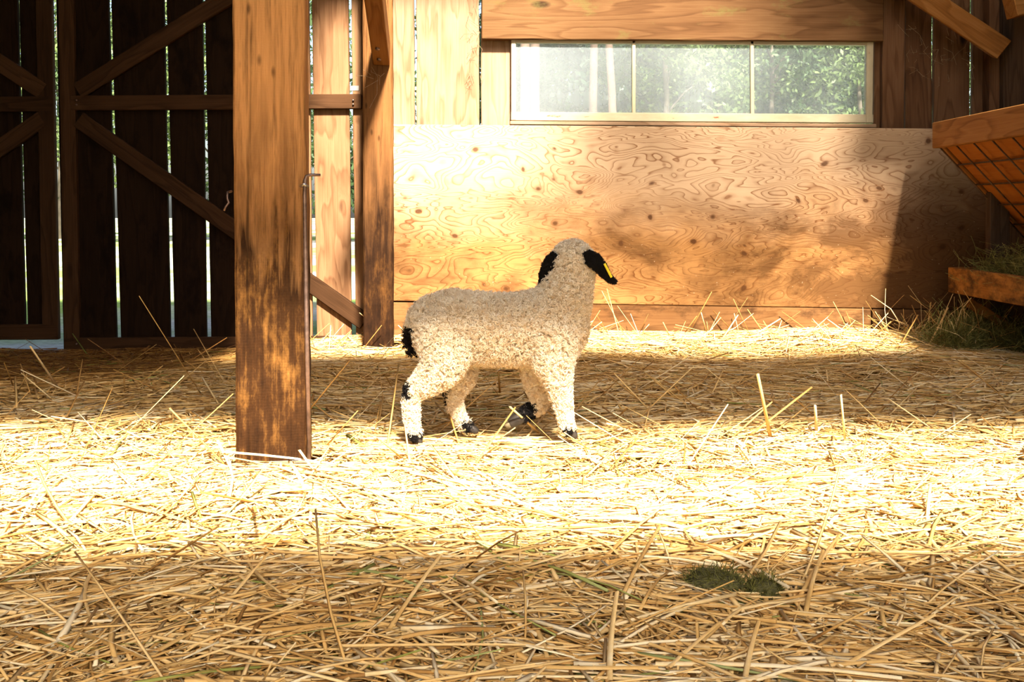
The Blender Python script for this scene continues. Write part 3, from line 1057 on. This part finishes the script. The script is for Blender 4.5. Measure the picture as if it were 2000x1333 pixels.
# long stalks fallen across the foot of the thick post
for a, b in ((at(436, 883, 1.94), at(702, 915, 1.95)), (at(418, 903, 1.91), at(752, 985, 1.89)), (at(445, 893, 1.93), at(640, 948, 1.92)),
             (at(500, 968, 1.88), at(762, 925, 1.93)), (at(470, 955, 1.90), at(530, 902, 1.955)), (at(560, 962, 1.89), at(548, 905, 1.955)),
             (at(585, 880, 1.95), at(640, 960, 1.89)), (at(600, 935, 1.92), at(700, 868, 2.0)), (at(425, 860, 1.96), at(470, 960, 1.90))):
    stalk(a, b)
    cnt += 1
while cnt < 298:
    y = math.sqrt(rs.uniform(.98 ** 2, 1.85 ** 2))
    x = rs.uniform(-.52, .52) * y
    th = max(-1.15, min(1.15, rs.gauss(0, .55)))
    L = rs.uniform(.10, .30)
    dx, dy = math.cos(th) * L / 2, math.sin(th) * L / 2
    lay = rs.uniform(.016, .030)
    ris = rs.gauss(0, .008) if rs.random() < .95 else rs.uniform(.02, .05)
    p0 = Vector((x - dx, y - dy, float(H(x - dx, y - dy)) + lay - min(ris, .01) / 2))
    p1 = Vector((x + dx, y + dy, float(H(x + dx, y + dy)) + lay + ris))
    if any(abs(q.x + .478) < .09 and abs(q.y - 2.07) < .09 for q in (p0, p1, (p0 + p1) / 2)):
        continue
    stalk(p0, p1)
    cnt += 1


# ------------------------------------------------------------------ hay
def hay_pile(name, label, centers, n, seed, length=(.05, .16), mat=None, wid=.0011, updir=.5, cat='hay'):
    """Tangled thin blades around given (x, y, z, rx, ry, rz) lumps."""
    r = np.random.default_rng(seed)
    c = np.array(centers)[r.integers(0, len(centers), n)]
    u = r.normal(0, .45, (n, 3))
    u[:, 2] = np.abs(u[:, 2])
    P0 = c[:, :3] + u * c[:, 3:]
    d = r.normal(0, 1, (n, 3))
    d[:, 2] = np.abs(d[:, 2]) * updir
    d /= np.linalg.norm(d, axis=1, keepdims=True)
    L = r.uniform(*length, (n, 1))
    P1 = P0 + d * L
    lim = XR - .015
    P0[:, 0] = np.minimum(P0[:, 0], lim)
    P1[:, 0] = np.minimum(P1[:, 0], lim)
    P0[:, 1] = np.minimum(P0[:, 1], 4.06)
    P1[:, 1] = np.minimum(P1[:, 1], 4.06)
    W = r.uniform(.6, 1.6, (n, 1)) * wid
    V, Fq, ta, ga = build_stalks(P0, P1, W, W * .5, r.uniform(0, 1, n), np.zeros(n), 3, 3, .18, seed=seed)
    me = np_mesh(name, V, Fq, {'tint': ta, 'green': ga}, mat or M['hay'])
    o = bpy.data.objects.new(name, me)
    link(o)
    return tag(o, label, cat, kind='stuff')
hay_pile('hay', 'loose green hay heaped in the tray of the hay feeder',
         [(1.80, 3.25 + .16 * k, .24, .10, .12, .10) for k in range(4)] + [(1.80, 2.5 + .2 * k, .24, .1, .14, .09) for k in range(4)], 7000, 11, (.03, .10))
hay_pile('hay', 'dark tuft of green hay fallen on the straw below the feeder tray',
         [(1.72, 3.86, .0, .09, .10, .09), (1.84, 3.72, .0, .10, .12, .05), (1.62, 3.75, .0, .1, .1, .03)], 3200, 12, (.04, .14), updir=.8)
hay_pile('straw_tuft', 'bunch of long upright straw leaning in the shaded corner by the plywood',
         [(1.50, 3.93, .0, .12, .06, .02), (1.66, 3.80, .0, .12, .08, .02)], 130, 13, (.10, .24), M['straw'], .0020, updir=1.1, cat='straw')


# ------------------------------------------------------------------ dung
def lump(name, label, c, r, seed):
    bm = bmesh.new()
    bmesh.ops.create_icosphere(bm, subdivisions=4, radius=1)
    rr = random.Random(seed)
    cs = [(Vector((rr.gauss(0, 1), rr.gauss(0, 1), rr.gauss(0, 1))).normalized(), rr.uniform(.1, .28)) for _ in range(26)]
    for v in bm.verts:
        d = v.co.normalized()
        k = 1 + sum(h * max(0, d.dot(q) - .75) * 4 for q, h in cs) * .5
        v.co = Vector((d.x * r[0], d.y * r[1], d.z * r[2])) * k * (1 + rr.uniform(-.10, .10))
    o = bm_obj(name, bm, M['dung'], None, True, Matrix.Translation(c))
    rn = np.random.default_rng(seed)
    d = rn.normal(0, 1, (500, 3))
    d[:, 2] = np.abs(d[:, 2])
    d /= np.linalg.norm(d, axis=1, keepdims=True)
    q0 = np.array(c) + d * np.array(r) * rn.uniform(.9, 1.1, (500, 1))
    e_ = rn.normal(0, 1, (500, 3)) + d * .4
    e_ /= np.linalg.norm(e_, axis=1, keepdims=True)
    W = rn.uniform(.0004, .001, (500, 1))
    V, Fq, ta, ga = build_stalks(q0, q0 + e_ * rn.uniform(.006, .022, (500, 1)), W, W * .5, rn.uniform(0, .6, 500), np.zeros(500), 3, 2, .1, seed=seed)
    link(tag(bpy.data.objects.new('fibre', np_mesh('fibre', V, Fq, {'tint': ta, 'green': ga}, M['hay'])), kind='stuff'), o)
    return tag(o, label, 'dung')
c1, c2 = on(1395, 1140), on(1490, 1152)
lump('dung_clump', 'larger dark green dung clump half buried in the foreground straw', c1 + Vector((0, 0, .0)), (.036, .026, .012), 3)
lump('dung_clump', 'smaller rounder dung clump next to the larger one in foreground straw', c2 + Vector((0, 0, -.002)), (.022, .020, .012), 4)


# ------------------------------------------------------------------ lamb
LY = 2.27
PX = LY / F
lamb = empty('lamb', (at(970, 0, LY).x, LY, 0))
tag(lamb, 'young curly cream lamb with black ears, feet and tail walking on straw', 'lamb')


def lp(u, v, w):
    return at(u, v, LY + w * PX)


chains = [
    # torso
    [(852, 634, 0, 52), (885, 632, 0, 60), (935, 638, 0, 61), (1000, 640, 0, 59), (1062, 632, 0, 62), (1090, 640, 0, 54)],
    [(870, 655, 0, 50), (1080, 660, 0, 52)],
    # neck and head
    [(1082, 622, 0, 58), (1098, 590, 3, 51), (1110, 556, 8, 42), (1118, 520, 14, 38)],
    [(1118, 513, 14, 37), (1119, 511, 34, 35)],
    [(1120, 514, 40, 31), (1124, 528, 80, 24), (1127, 541, 112, 18), (1128, 545, 122, 15)],
    # near hind leg
    [(862, 655, -30, 48), (872, 690, -42, 42), (862, 722, -46, 33), (832, 748, -46, 23), (806, 766, -46, 15), (803, 795, -46, 13), (806, 832, -46, 11.5), (812, 850, -46, 11)],
    # far hind leg
    [(868, 655, 30, 46), (892, 700, 42, 36), (900, 735, 46, 27), (886, 768, 46, 16), (888, 795, 46, 13), (900, 822, 46, 11), (912, 834, 46, 10.5)],
    # near front leg
    [(1080, 660, -28, 44), (1080, 705, -38, 33), (1090, 750, -40, 21), (1099, 788, -40, 15.5), (1104, 815, -40, 12.5), (1110, 838, -40, 11.5)],
    # far front leg, lifted and folded back
    [(1066, 660, 28, 42), (1048, 705, 38, 30), (1048, 745, 40, 21), (1056, 776, 40, 16), (1052, 792, 40, 14.5), (1036, 803, 40, 12.5), (1022, 812, 40, 12)],
    # tail
    [(822, 620, 0, 16), (806, 642, 0, 12), (803, 668, 0, 10), (808, 688, 0, 6)],
]
bm = bmesh.new()
for ch in chains:
    for (a, b) in zip(ch[:-1], ch[1:]):
        pa, pb = lp(*a[:3]), lp(*b[:3])
        ra, rb = a[3] * PX, b[3] * PX
        steps = max(2, int((pb - pa).length / (min(ra, rb) * .45)) + 1)
        for i in range(steps + 1):
            t = i / steps
            c = pa.lerp(pb, t)
            bmesh.ops.create_icosphere(bm, subdivisions=2, radius=ra + (rb - ra) * t, matrix=Matrix.Translation(c))
me = bpy.data.meshes.new('lamb_raw')
bm.to_mesh(me)
bm.free()
tmp = bpy.data.objects.new('lamb_raw', me)
COL.objects.link(tmp)
md = tmp.modifiers.new('r', 'REMESH')
md.mode = 'VOXEL'
md.voxel_size = .0042
md.use_smooth_shade = True
ms = tmp.modifiers.new('s', 'SMOOTH')
ms.iterations = 10
ms.factor = .5
dg = bpy.context.evaluated_depsgraph_get()
bme = bpy.data.meshes.new_from_object(tmp.evaluated_get(dg))
bpy.data.objects.remove(tmp)
bme.name = 'body'
nv = len(bme.vertices)
co = np.empty(nv * 3, np.float32)
bme.vertices.foreach_get('co', co)
co = co.reshape(-1, 3).astype(float)


def to_px(p):
    w = (p[:, 1] - LY) / PX
    return 1000 + p[:, 0] * F / p[:, 1], HORIZON + (CAM_Z - p[:, 2]) * F / p[:, 1], w


def coat_of(p, jit=0.0, r=None):
    """1 where the coat is black: tail, hocks, feet, folded fore foot, face."""
    u, v, w = to_px(p)
    if jit:
        u = u + r.normal(0, jit, len(u))
        v = v + r.normal(0, jit, len(v))
    b = np.zeros(len(u), bool)
    b |= (u < 817) & (v > 636) & (v < 692) & (np.abs(w) < 30)                         # tail
    b |= (w < -20) & (u < 800) & (v > 738) & (v < 778)                                  # near hock
    b |= (w > 20) & (u < 876) & (v > 762) & (v < 794) & (u > 840)                       # far hock
    b |= (w < -20) & (u < 850) & (v > 846)                                              # near hind foot
    b |= (w > 20) & (u > 905) & (u < 960) & (v > 824)                                   # far hind foot
    b |= (w < -20) & (u > 1080) & (v > 838)                                             # near fore foot
    b |= (w > 15) & (u > 960) & (u < 1046) & (v > 789)                                  # folded fore foot
    b |= (w > 58) & (v < 600)                                                           # face
    return b.astype(float)


a = bme.attributes.new('coat', 'FLOAT', 'POINT')
a.data.foreach_set('value', coat_of(co).astype(np.float32))
bme.materials.clear()
bme.materials.append(M['skin'])
bme.polygons.foreach_set('use_smooth', np.ones(len(bme.polygons), bool))
body = bpy.data.objects.new('body', bme)
link(body, lamb)


def sample_surface(me, n, seed, mw=None):
    me.calc_loop_triangles()
    nt = len(me.loop_triangles)
    tri = np.empty(nt * 3, np.int32)
    me.loop_triangles.foreach_get('vertices', tri)
    tri = tri.reshape(-1, 3)
    c = np.empty(len(me.vertices) * 3, np.float32)
    me.vertices.foreach_get('co', c)
    c = c.reshape(-1, 3).astype(float)
    if mw is not None:
        m = np.array(mw)
        c = c @ m[:3, :3].T + m[:3, 3]
    nrm = np.empty(len(me.vertices) * 3, np.float32)
    me.vertex_normals.foreach_get('vector', nrm)
    nrm = nrm.reshape(-1, 3).astype(float)
    A, B, C = c[tri[:, 0]], c[tri[:, 1]], c[tri[:, 2]]
    ar = np.linalg.norm(np.cross(B - A, C - A), axis=1)
    r = np.random.default_rng(seed)
    k = r.choice(nt, n, p=ar / ar.sum())
    s, t = r.uniform(0, 1, (2, n))
    fl = s + t > 1
    s[fl], t[fl] = 1 - s[fl], 1 - t[fl]
    w0 = (1 - s - t)[:, None]
    P = A[k] * w0 + B[k] * s[:, None] + C[k] * t[:, None]
    N = nrm[tri[k, 0]] * w0 + nrm[tri[k, 1]] * s[:, None] + nrm[tri[k, 2]] * t[:, None]
    N /= np.linalg.norm(N, axis=1, keepdims=True)
    return P, N


def wool(name, parent, P, N, coat, Ls, strands, npts, curl, turns, rad, seed, droop=.35):
    r = np.random.default_rng(seed)
    n = len(P)
    ax = N * 1.0 + np.array([0, 0, -droop]) + r.normal(0, .28, (n, 3))
    ax /= np.linalg.norm(ax, axis=1, keepdims=True)
    e1 = np.cross(ax, r.normal(0, 1, (n, 3)))
    e1 /= np.linalg.norm(e1, axis=1, keepdims=True)
    e2 = np.cross(ax, e1)
    rep = lambda z: np.repeat(z, strands, axis=0)
    m = n * strands
    p, axr, a1, a2, Lr, ct = rep(P), rep(ax), rep(e1), rep(e2), rep(Ls), rep(coat)
    tn = rep(turns * r.uniform(.6, 1.3, n)) + r.normal(0, .08, m)
    ph = rep(r.uniform(0, 6.28, n)) + r.normal(0, .25, m)
    cr = rep(curl * r.uniform(.6, 1.3, n))
    hand = rep(r.choice([-1.0, 1.0], n))
    root = p + r.normal(0, .0008, (m, 3)) - axr * .002
    Lr = Lr * r.uniform(.75, 1.15, m)
    pts = np.empty((m, npts, 3))
    for i in range(npts):
        t = i / (npts - 1)
        a = ph + hand * 2 * math.pi * tn * t
        k = cr * min(1, t * 2.2)
        pts[:, i] = root + axr * (Lr * t ** .8)[:, None] + a1 * (np.cos(a) * k)[:, None] + a2 * (np.sin(a) * k)[:, None]
    cu = bpy.data.hair_curves.new(name)
    cu.add_curves([npts] * m)
    cu.attributes['position'].data.foreach_set('vector', pts.astype(np.float32).ravel()) if 'position' in cu.attributes else cu.points.foreach_set('position', pts.astype(np.float32).ravel())
    ra = cu.attributes.get('radius') or cu.attributes.new('radius', 'FLOAT', 'POINT')
    ra.data.foreach_set('value', np.tile(np.linspace(rad, rad * .55, npts), m).astype(np.float32))
    tint = rep(np.clip(r.normal(.5, .32, n), 0, 1)) + r.normal(0, .08, m)
    for an, av in (('coat', ct), ('tint', tint)):
        q = cu.attributes.new(an, 'FLOAT', 'POINT')
        q.data.foreach_set('value', np.repeat(av, npts).astype(np.float32))
    cu.materials.append(M['wool'])
    o = bpy.data.objects.new(name, cu)
    link(o, parent)
    return tag(o, kind='stuff')


P, N = sample_surface(bme, 18000, 21)
u, v, w = to_px(P)
face = (w > 62) & (v < 600)
keep = ~face | (np.random.default_rng(1).uniform(0, 1, len(P)) < .5)
P, N, u, v, w, face = P[keep], N[keep], u[keep], v[keep], w[keep], face[keep]
coat = coat_of(P, 2.0, np.random.default_rng(2))
leg = np.clip((v - 700) / 90, 0, 1)
Ls = np.where(face, .004, .0155 - .006 * leg)
wool('wool', lamb, P, N, coat, Ls, 5, 10, .0032, 1.5, .00055, 31)


# ears
def ear(pts, thick, label, seed, nwool):
    """Leaf-shaped, slightly cupped ear: pts = (u, v, w, half width)."""
    verts, faces = [], []
    n = len(pts)
    P3 = [lp(*p[:3]) for p in pts]
    S = 10
    for i, p in enumerate(pts):
        d = (P3[min(i + 1, n - 1)] - P3[max(i - 1, 0)]).normalized()
        side = d.cross(Vector((0, -1, 0))).normalized()
        nr = side.cross(d).normalized()
        hw = p[3] * PX
        for k in range(S):
            a = 2 * math.pi * k / S
            verts.append(P3[i] + side * (math.cos(a) * hw) + nr * (math.sin(a) * thick * PX + (math.cos(a) ** 2) * hw * .18))
    for i in range(n - 1):
        for k in range(S):
            k2 = (k + 1) % S
            faces.append((i * S + k, i * S + k2, (i + 1) * S + k2, (i + 1) * S + k))
    faces.append(tuple(range(S))[::-1])
    faces.append(tuple((n - 1) * S + k for k in range(S)))
    o = mesh_obj('ear', verts, faces, M['skin'], lamb, True)
    bm2 = bmesh.new()
    bm2.from_mesh(o.data)
    bmesh.ops.recalc_face_normals(bm2, faces=bm2.faces)
    bm2.to_mesh(o.data)
    bm2.free()
    at_ = o.data.attributes.new('coat', 'FLOAT', 'POINT')
    at_.data.foreach_set('value', np.ones(len(verts), np.float32))
    o['label'] = label
    Pe, Ne = sample_surface(o.data, nwool, seed)
    wool('ear_wool', o, Pe, Ne, np.ones(len(Pe)), np.full(len(Pe), .0055), 3, 6, .0014, 1.1, .0005, seed + 1, .5)
    return o


ear_r = ear([(1140, 503, -14, 8), (1149, 502, -22, 12), (1159, 508, -27, 14), (1171, 520, -29, 12), (1182, 535, -29, 8), (1192, 546, -28, 6), (1202, 551, -27, 2.5)], 5, 'floppy black ear with a yellow tag', 41, 1500)
ear_l = ear([(1084, 498, -6, 7), (1077, 507, -8, 10), (1070, 521, -8, 11), (1063, 538, -6, 9), (1056, 554, -4, 3)], 5, 'floppy black ear half hidden behind the neck', 43, 1000)
a_, b_ = lp(1181, 515, -43), lp(1195, 542, -42)
tg = plank('ear_tag', M['yellow'], lamb, a_, b_, 4.5 * PX, .003, (.3, -1, .2), bevel=.0006)
tg['label'] = 'narrow yellow ear tag'

# eyes on the face turned away
for sx in (-1, 1):
    c = lp(1123 + sx * 27, 520, 66)
    bm = bmesh.new()
    bmesh.ops.create_uvsphere(bm, u_segments=14, v_segments=10, radius=.0062, matrix=Matrix.Translation(c))
    bm_obj('eye', bm, M['eye'], lamb, True)
# nose and mouth line
c = lp(1128, 541, 138)
bm = bmesh.new()
bmesh.ops.create_uvsphere(bm, u_segments=14, v_segments=10, radius=1, matrix=Matrix.Translation(c) @ Matrix.Diagonal((.011, .006, .008, 1)))
bm_obj('nose', bm, M['hoof'], lamb, True)
tube('mouth', [lp(1112, 552, 124), lp(1120, 556, 135), lp(1128, 557, 138), lp(1136, 556, 135), lp(1144, 552, 124)], .0012, M['eye'], lamb, 6)


def hoof(top, toe, sole=None, r=9.0):
    """Cloven hoof: two wedge claws from the pastern to the toe."""
    T, E = lp(*top), lp(*toe)
    ax = (E - T).normalized()
    side = Vector((0, 1, 0))
    side = (side - ax * side.dot(ax)).normalized()
    up = side.cross(ax)
    verts, faces = [], []
    for s in (-1, 1):
        b0 = len(verts)
        for t, rr, sp_ in ((-.35, .85, .40), (.25, 1.0, .50), (.75, .85, .52), (1.0, .45, .45)):
            c = T.lerp(E, t) + side * (s * sp_ * r * PX)
            for k in range(8):
                a = 2 * math.pi * k / 8
                verts.append(c + side * (math.cos(a) * r * PX * .48 * rr) + up * (math.sin(a) * r * PX * .85 * rr))
        for i in range(3):
            for k in range(8):
                k2 = (k + 1) % 8
                faces.append((b0 + i * 8 + k, b0 + i * 8 + k2, b0 + (i + 1) * 8 + k2, b0 + (i + 1) * 8 + k))
        faces.append(tuple(b0 + k for k in range(8))[::-1])
        faces.append(tuple(b0 + 24 + k for k in range(8)))
    return mesh_obj('hoof', verts, faces, sole or M['hoof'], lamb, True)


hoof((812, 850, -46), (822, 869, -46))
hoof((914, 834, 46), (934, 844, 46))
hoof((1112, 838, -40), (1126, 855, -40))
hf = hoof((1020, 813, 40), (992, 830, 40), None, 15)
hs = hoof((996, 828, 36), (987, 833, 36), M['sole'], 9)
hs.name = 'hoof_sole'
hs['label'] = 'tan sole of the lifted fore hoof'


# ------------------------------------------------------------------ trees behind the barn
def leaves(name, blobs, n, size, mat, parent, seed):
    r = np.random.default_rng(seed)
    bl = np.array(blobs)
    c = bl[r.integers(0, len(bl), n)]
    d = r.normal(0, 1, (n, 3))
    d /= np.linalg.norm(d, axis=1, keepdims=True)
    P = c[:, :3] + d * c[:, 3:4] * r.uniform(.45, 1.05, (n, 1)) * np.array([1, 1, .7])
    a = r.normal(0, 1, (n, 3))
    a /= np.linalg.norm(a, axis=1, keepdims=True)
    b = np.cross(a, r.normal(0, 1, (n, 3)))
    b /= np.linalg.norm(b, axis=1, keepdims=True)
    s = r.uniform(.6, 1.3, (n, 1)) * size
    V = np.stack([P - a * s, P + b * s * .45, P + a * s, P - b * s * .45], 1).reshape(-1, 3)
    Fq = np.arange(n * 4).reshape(-1, 4)
    tint = np.repeat(np.clip(r.normal(.5, .25, n), 0, 1), 4)
    me = np_mesh(name, V, Fq, {'tint': tint}, mat, False)
    o = bpy.data.objects.new(name, me)
    return link(o, parent)


def tree(name, label, x, y, h, tr, crown, leafmat, barkmat, n, size, seed, group):
    """crown: (zc, rx, rz, blobs, blob radius)."""
    r = random.Random(seed)
    e = empty(name, (x, y, -.14))
    tag(e, label, 'tree', group)
    lx, ly = r.uniform(-.03, .03) * h, r.uniform(-.02, .02) * h
    pts, rad = [], []
    for i in range(9):
        t = i / 8
        pts.append((x + lx * t + r.uniform(-.03, .03), y + ly * t, -.2 + h * t))
        rad.append(tr * (1 - .75 * t) + (tr * .35 if i == 0 else 0))
    tube('trunk', pts, rad, barkmat, e, 9)
    zc, rx, rz, nb, br = crown
    blobs = []
    for k in range(nb):
        while True:
            q = Vector((r.uniform(-1, 1), r.uniform(-1, 1), r.uniform(-1, 1)))
            if .35 < q.length < 1:
                break
        blobs.append((x + lx * .5 + q.x * rx, y + q.y * rx, zc + q.z * rz, br * r.uniform(.7, 1.25)))
    for k, b in enumerate(blobs[:6]):
        t = max(.25, min(.85, (b[2] - .6) / h))
        p = Vector(pts[0]).lerp(Vector(pts[-1]), t)
        tube('branch', [p, p.lerp(Vector(b[:3]), .5) + Vector((0, 0, .1)), Vector(b[:3])], [tr * .3, tr * .18, tr * .06], barkmat, e, 6)
    leaves('crown', blobs, n, size, leafmat, e, seed)
    return e


def wx(px, Y):
    return (px - 1000) * Y / F
GC, GL = 'tall conifers behind the window', 'leafy trees behind the barn'
conifers = [(1022, 17.0, .105, 'pale conifer trunk closest to the window frame edge in the first pane'),
            (1047, 18.0, .115, 'thick pale conifer trunk second from the edge of the first pane'),
            (1152, 19.0, .095, 'slender conifer trunk in the middle of the first pane'),
            (1201, 17.5, .085, 'smooth conifer trunk near the first muntin of the window')]
for i, (px, Y, tr, lab) in enumerate(conifers):
    tree('conifer', lab, wx(px, Y), Y, 11, tr, (8.0, 1.6, 2.8, 26, .8), M['leaf_dark'], M['bark'], 3500, .16, 300 + i, GC)
leafy = [(1100, 24, 7.5, 'dark', 'dark leafy tree filling the first pane behind the conifer trunks'),
         (1300, 21, 6.0, 'light', 'light green leafy tree in the middle pane left of its centre'),
         (1400, 24, 6.5, 'light', 'pale green leafy tree in the middle pane beside the second muntin'),
         (1510, 23, 5.6, 'mid', 'green leafy tree at the start of the third pane'),
         (1600, 26, 7.0, 'mid', 'hazy leafy tree in the centre of the third pane'),
         (1690, 22, 5.0, 'light', 'light leafy tree at the end of the third pane'),
         (960, 22, 6.5, 'mid', 'leafy tree outside hidden behind the upright siding boards'),
         (640, 20, 6.0, 'mid', 'leafy tree outside glimpsed through the gaps beside the timber posts'),
         (420, 22, 6.5, 'mid', 'leafy tree outside glimpsed through the door gap nearest the thick post'),
         (280, 20, 6.0, 'light', 'leafy tree outside glimpsed through the middle gaps of the large door'),
         (120, 23, 6.5, 'mid', 'leafy tree outside glimpsed through the gap between both doors'),
         (-60, 21, 6.0, 'light', 'leafy tree outside glimpsed through the gap of the second door'),
         (1870, 22, 6.0, 'mid', 'leafy tree outside glimpsed through the siding gap above the feeder')]
for i, (px, Y, h, k, lab) in enumerate(leafy):
    tree('leafy_tree', lab, wx(px, Y), Y, h, .09, (h * .52, 1.7, h * .42, 60, .55), M['leaf_' + k], M['bark2'], 9000, .07, 400 + i, GL)
for i, px in enumerate((1060, 1180, 1290, 1400, 1520, 1640, 1760)):
    Y = 31 + (i % 3)
    tree('leafy_tree', ['far dark tree behind the first pane beside the frame edge', 'far dark tree behind the first pane near its muntin', 'far tree behind the start of the middle pane',
         'far tree behind the centre of the middle pane', 'far tree behind the start of the third pane', 'far tree behind the centre of the third pane', 'far tree behind the end of the third pane'][i],
         wx(px, Y), Y, 10, .14, (5.0, 2.2, 4.0, 70, .8), M['leaf_mid'] if i > 1 else M['leaf_dark'], M['bark2'], 5200, .17, 500 + i, GL)

# tree added out of view; its leaves over the roof dim and dapple the wall
e = empty('leafy_tree', (3.6, -.4, -.14))
tag(e, 'unseen leafy tree added beside the barn to shade the wall through the roof', 'tree', GL)
tp = [(3.6, -.4, -.2), (3.55, -.4, 1.5), (3.45, -.35, 3.2), (3.2, -.3, 4.6), (3.0, -.2, 5.6)]
tube('trunk', tp, [.16, .12, .10, .07, .03], M['bark2'], e, 10)
bl = [(1.75, -.45, 5.0, .42), (2.15, .05, 5.1, .45), (2.45, .40, 5.2, .45), (2.9, .1, 5.4, .6), (3.3, -.5, 5.6, .7), (1.35, -.10, 5.0, .35), (2.0, .55, 5.2, .4), (3.4, .3, 5.0, .6), (3.7, -.6, 4.8, .6)]
for b in bl:
    tube('branch', [tp[3], Vector(tp[3]).lerp(Vector(b[:3]), .5) + Vector((0, 0, .12)), b[:3]], [.04, .025, .008], M['bark2'], e, 6)
leaves('crown', bl, 1700, .075, M['leaf_mid'], e, 777)


# dusty wisps and cobwebs
def wisps(name, label, box_px, Y, n, seed, cat, mat, rad=.0007):
    r = random.Random(seed)
    verts, faces = [], []
    x0, y0, x1, y1 = box_px
    for k in range(n):
        p = at(r.uniform(x0, x1), r.uniform(y0, y1), Y)
        q = p + Vector((r.gauss(0, .03), r.uniform(-.012, .004), r.gauss(-.02, .04)))
        m_ = (p + q) / 2 + Vector((r.gauss(0, .01), r.uniform(-.015, 0), r.gauss(0, .01)))
        pts = [p, p.lerp(m_, .6), m_, m_.lerp(q, .6), q]
        for i in range(4):
            b0 = len(verts)
            for pp in (pts[i], pts[i + 1]):
                for a in (0, 2.1, 4.2):
                    verts.append(pp + Vector((math.cos(a), 0, math.sin(a))) * rad + Vector((0, math.sin(a * 2) * rad, 0)))
            for a in range(3):
                faces.append((b0 + a, b0 + (a + 1) % 3, b0 + 3 + (a + 1) % 3, b0 + 3 + a))
    o = mesh_obj(name, verts, faces, mat, None, True)
    return tag(o, label, cat, kind='stuff')
M['wisp'] = plain('dusty_fibre', (0.30, 0.20, 0.11), 0.9, 40, 0.4)
wisps('dry_wisps', 'dry wisps caught in the seam beside the window header', (915, -20, 938, 175), 4.19, 26, 1, 'wisps', M['wisp'])
wisps('cobweb', 'dusty cobweb strands under the diagonal brace in the upper corner', (1765, 40, 1900, 150), 4.14, 40, 2, 'cobweb', M['wisp'], .0005)
wisps('dry_grass', 'dry grass bits hanging from the foot of the bolted knee brace', (715, 130, 752, 160), 3.835, 7, 3, 'grass', M['wisp'])
